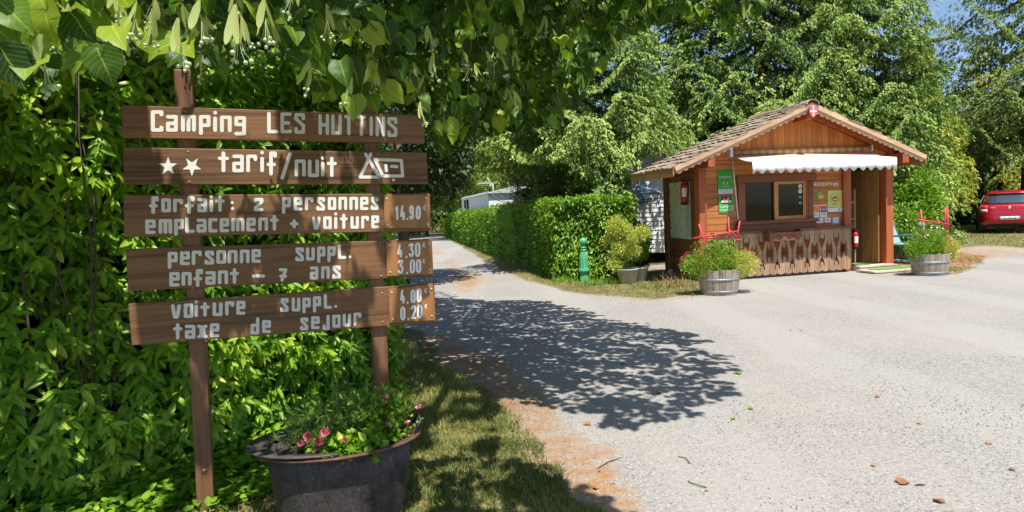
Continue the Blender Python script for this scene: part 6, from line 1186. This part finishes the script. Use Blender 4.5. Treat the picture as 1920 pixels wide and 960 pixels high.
def accept(P_, jit=None):
    g = P_ - SUNV[None] * (P_[:, 2] / SUNV[2])[:, None]; gp_ = proj(np.concatenate([g[:, :2], np.zeros((len(g), 1))], 1)); k = gp_[:, 2] > .3
    gx, gy = gp_[:, 0], gp_[:, 1]; Q_ = np.stack([gx + 9 * fbm(g[:, :2], 4, 90) + 38 * fbm(g[:, 1:2], 9, 97), gy + 5 * fbm(g[:, :2], 5, 91)], 1)
    m1 = inpoly(Q_, S1); m2 = inpoly(Q_, S2); left = (g[:, 0] < -.6 - .10 * (g[:, 1] - 3)) & (gx < 735); hole = fbm(g[:, :2], 3.4, 92)
    lawn = (gx > 560) & (gx < 930) & (gy > 690) & (gy < 860)
    tt = ((P_ - SF.o) @ SF.b) / (SUNV @ SF.b); ht_ = P_ - SUNV * tt[:, None] - SF.o; hu, hz = ht_ @ SF.d, ht_[:, 2]
    ons = (tt > 0) & (hu > -.05) & (hu < 1.7) & (hz > .8) & (hz < 2.25); n2 = fbm(np.stack([hu, hz], 1), 7, 95); lit = ons & (((hu < .62) & (hz > 1.72) & (n2 < .75)) | ((hz < 1.72) & (n2 > .35)))
    hn = np.array([1.97, -1.56, 0]) / 2.513; th_ = ((P_ - np.array([-1.06, 5.25, 0])) @ hn) / (SUNV @ hn); hh_ = P_ - SUNV * th_[:, None]; onh = (th_ > 0) & (hh_[:, 2] > 1.75 + .5 * hole) & (hh_[:, 2] < 3.2) & (hh_[:, 0] < -1.0) & ~ons
    behind = ~k & (g[:, 0] < .8)
    dens = np.where(m1, np.where(hole > -1.5, 1, .2), 0) + np.where(m2 & ~m1, np.where(hole > -.8, 1, .1), 0) + np.where(left & ~m1 & ~m2, np.where(hole > .5, .62, .02), 0) + np.where(lawn & ~m1 & ~m2, np.where(hole > .25, .9, .04), 0) + behind * .5
    pj = proj(P_); inf = (pj[:, 2] > .2) & (pj[:, 0] > -60) & (pj[:, 0] < 1980) & (pj[:, 1] > -260); yl = np.interp(pj[:, 0], YL[:, 0], YL[:, 1]) - 8
    okv = ~((pj[:, 2] > .2) & (pj[:, 1] > yl)); near = inf & (pj[:, 2] < np.interp(pj[:, 0], [0, 400, 700, 1000, 1400], [1.4, 1.7, 2.3, 3.2, 4.4])); win = (g[:, 0] > -2.4) & (g[:, 0] < -.5) & (g[:, 1] > 1.2) & (g[:, 1] < 3.3) & ~inf; near |= win; dens = np.where(lit, dens * .05, dens); dens = np.where(onh & left & ~lit, np.maximum(dens, .85), dens); return (RS.uniform(size=len(P_)) < dens) & okv & ~near & ~((pj[:, 2] > 0) & (pj[:, 2] < .9))
nt_ = 10500; T0 = np.stack([RS.uniform(-4.8, 3.4, nt_), RS.uniform(.3, 10.5, nt_), RS.uniform(1.8, 4.9, nt_)], 1)
dirs = np.stack([RS.normal(.55, .45, nt_), RS.normal(.1, .5, nt_), RS.normal(-.35, .3, nt_)], 1); dirs /= np.linalg.norm(dirs, axis=1, keepdims=True); LL = RS.uniform(.3, .6, nt_)
ks = 11; s = (np.arange(ks) + .5) / ks; P_ = T0[:, None] + dirs[:, None] * (LL[:, None] * s[None])[..., None]; P_[..., 2] -= .12 * s[None] ** 2; P_ = (P_ + RS.normal(0, .03, P_.shape)).reshape(-1, 3); Dr = np.repeat(dirs, ks, 0)
k = accept(P_); P_, Dr = P_[k], Dr[k]; n = len(P_); sgn = np.where(np.arange(n) % 2, 1, -1)[:, None]
sdv = np.cross(Dr, [0, 0, 1.]); A = Dr * .5 + sdv * sgn * .8 + np.array([0, 0, -.55]) + runit(n) * .45; NH = np.array([.1, -.55, .65]) + runit(n) * .55; Bs = basis(A, NH); S = RS.uniform(.065, .112, n); pj = proj(P_)
inn = (pj[:, 2] > 0) & (pj[:, 0] > -80) & (pj[:, 0] < 2000) & (pj[:, 1] > -100) & (pj[:, 1] < 500); rn = np.clip(.38 + RS.normal(0, .28, n) + .3 * (pj[:, 2] < 2.2) * inn, 0, 1)  # nearest leaves in view get a lighter tone, sunlight put into the colour
print('linden leaves', n, 'in view', inn.sum())
od = np.argsort(-np.where(inn & (pj[:, 1] > 0), S / np.maximum(pj[:, 2], .1), 0))[:300]; leaf_objs(lin, 'leaf', T_lind, M_linden, P_[od], Bs[od], S[od], 8); kk = np.ones(n, bool); kk[od] = False
lin_me = []
for sel, T in ((kk & inn, T_lind), (kk & ~inn, T_linf)):
    me = scatter('crown', T, P_[sel], Bs[sel], S[sel], rn[sel]); me.materials.append(M_linden); o = link('crown', me, None, lin, True); o['kind'] = 'stuff'
# limbs
tr = MB(); tr.tube([(.5, -2.9, -.1), (.5, -2.85, 1.6), (.4, -2.6, 3.1), (.5, -2.5, 4.6)], [.26, .21, .18, .10], 10); trunk = tr.build('trunk', M_bark, lin, True)
for q in ([(.4, -2.6, 3.0), (.1, -.6, 3.8), (-.3, 1.6, 4.2), (-.1, 3.6, 4.4), (1.0, 5.0, 4.4)], [(.4, -2.6, 3.1), (-.8, -.8, 3.8), (-2.0, .8, 3.9), (-3.2, 2.2, 3.6)], [(-.2, 2.2, 4.25), (-.9, 3.8, 4.3), (-1.0, 5.6, 4.4), (-.6, 7.4, 4.7)], [(-.8, -.8, 3.8), (-1.3, 1.2, 3.9), (-1.9, 3.2, 4.0)]):
    MB().tube(q, [.10 - .018 * i for i in range(len(q))], 7).build('limb', M_bark, lin, True)
# twigs that carry visible leaves
vis = np.where(inn & (pj[:, 1] > 5))[0]; RS.shuffle(vis)
for j in vis[:70]:
    p = P_[j]; e = p + np.array([RS.uniform(-.5, -.1), RS.uniform(-.3, .3), RS.uniform(.35, .8)]); m_ = (p + e) / 2 + np.array([.03, 0, .08]); MB().tube([e, m_, p], [.006, .004, .002], 5).build('twig', M_bark, lin, True)
# fruit clusters with bracts
fcm = []
for v_ in range(5):
    mb = MB(); r = np.random.RandomState(v_ + 5)
    for b_ in range(2 + v_ % 2):
        q = r.uniform(0, 6.28); ang_ = r.uniform(.1, .45); L_ = r.uniform(.065, .095); w_ = r.uniform(.007, .011); ax = np.array([math.cos(q) * math.sin(ang_), math.sin(q) * math.sin(ang_), -math.cos(ang_)]); sd = np.cross(ax, [math.sin(q), -math.cos(q), .2]); sd /= np.linalg.norm(sd); nn = np.cross(ax, sd)
        row = []
        for t_, h_ in ((0, .3), (.3, .9), (.7, 1), (.92, .6), (1, .1)): c = ax * L_ * t_ + nn * .012 * t_ * t_; row += [c - sd * w_ * h_, c + sd * w_ * h_ + nn * .002]
        mb.add(row, [(2 * i, 2 * i + 1, 2 * i + 3, 2 * i + 2) for i in range(4)], True)
    nbr = len(mb.f); 
    for b_ in range(5 + v_ % 3):
        q = r.uniform(0, 6.28); rr = r.uniform(.006, .022); c = np.array([math.cos(q) * rr, math.sin(q) * rr, -r.uniform(.085, .115)]); mb.tube([(0, 0, -.05), tuple(c * [.5, .5, .85]), tuple(c)], .0007, 3, caps=False); mb.ball(c, r.uniform(.0038, .0055), 7, 5)
    me = mb.mesh('fruit_cluster'); me.materials.append(M_bract); me.materials.append(M_fruit); mi = [0] * nbr + [1] * (len(me.polygons) - nbr); me.polygons.foreach_set('material_index', mi)
    a = me.attributes.new('rnd', 'FLOAT', 'POINT'); a.data.foreach_set('value', [.2 * v_] * len(me.vertices)); fcm.append(me)
yl = np.interp(pj[:, 0], YL[:, 0], YL[:, 1]); cand = np.where(inn & (pj[:, 0] > -20) & (pj[:, 0] < 1440) & (pj[:, 1] > yl - 230) & (pj[:, 1] < yl - 12 - .085 * 1150 / np.maximum(pj[:, 2], .5)) & (pj[:, 1] > -60) & (pj[:, 2] < 4.6) & (pj[:, 2] > np.interp(pj[:, 0], [0, 400, 700, 1000, 1400], [1.4, 1.7, 2.3, 3.2, 4.0])))[0]; RS.shuffle(cand); used = []; inv = MW[lin.name].inverted()
extra = []
while len(extra) < 17:
    x_, z_ = RS.uniform(-20, 520), RS.uniform(1.15, 2.0); yl_ = np.interp(x_, YL[:, 0], YL[:, 1]); q_ = at(x_, RS.uniform(-40, yl_ + 12 - 100 / z_), z_); extra.append(q_)
for p in extra:
    if any(np.linalg.norm(p - u_) < .05 for u_ in used): continue
    used.append(p); o = bpy.data.objects.new('fruit_cluster', random.choice(fcm)); COL.objects.link(o); o.parent = lin; o.matrix_basis = inv @ Matrix.Translation(Vector(p)) @ Matrix.Rotation(RS.uniform(0, 6.28), 4, 'Z') @ Matrix.Rotation(RS.normal(0, .25), 4, 'X') @ Matrix.Scale(RS.uniform(.8, 1.1), 4)
for j in cand:
    if len(used) >= 130: break
    p = P_[j] + np.array([0, -.03, -.035])
    if any(np.linalg.norm(p - u_) < .085 for u_ in used): continue
    used.append(p); o = bpy.data.objects.new('fruit_cluster', random.choice(fcm)); COL.objects.link(o); o.parent = lin; o.matrix_basis = inv @ Matrix.Translation(Vector(p)) @ Matrix.Rotation(RS.uniform(0, 6.28), 4, 'Z') @ Matrix.Rotation(RS.normal(0, .2), 4, 'X') @ Matrix.Scale(RS.uniform(1.0, 1.4), 4)
tris = sum(len(o.data.polygons) for o in bpy.data.objects if o.type == 'MESH'); print('polys', tris, 'objects', len(bpy.data.objects))
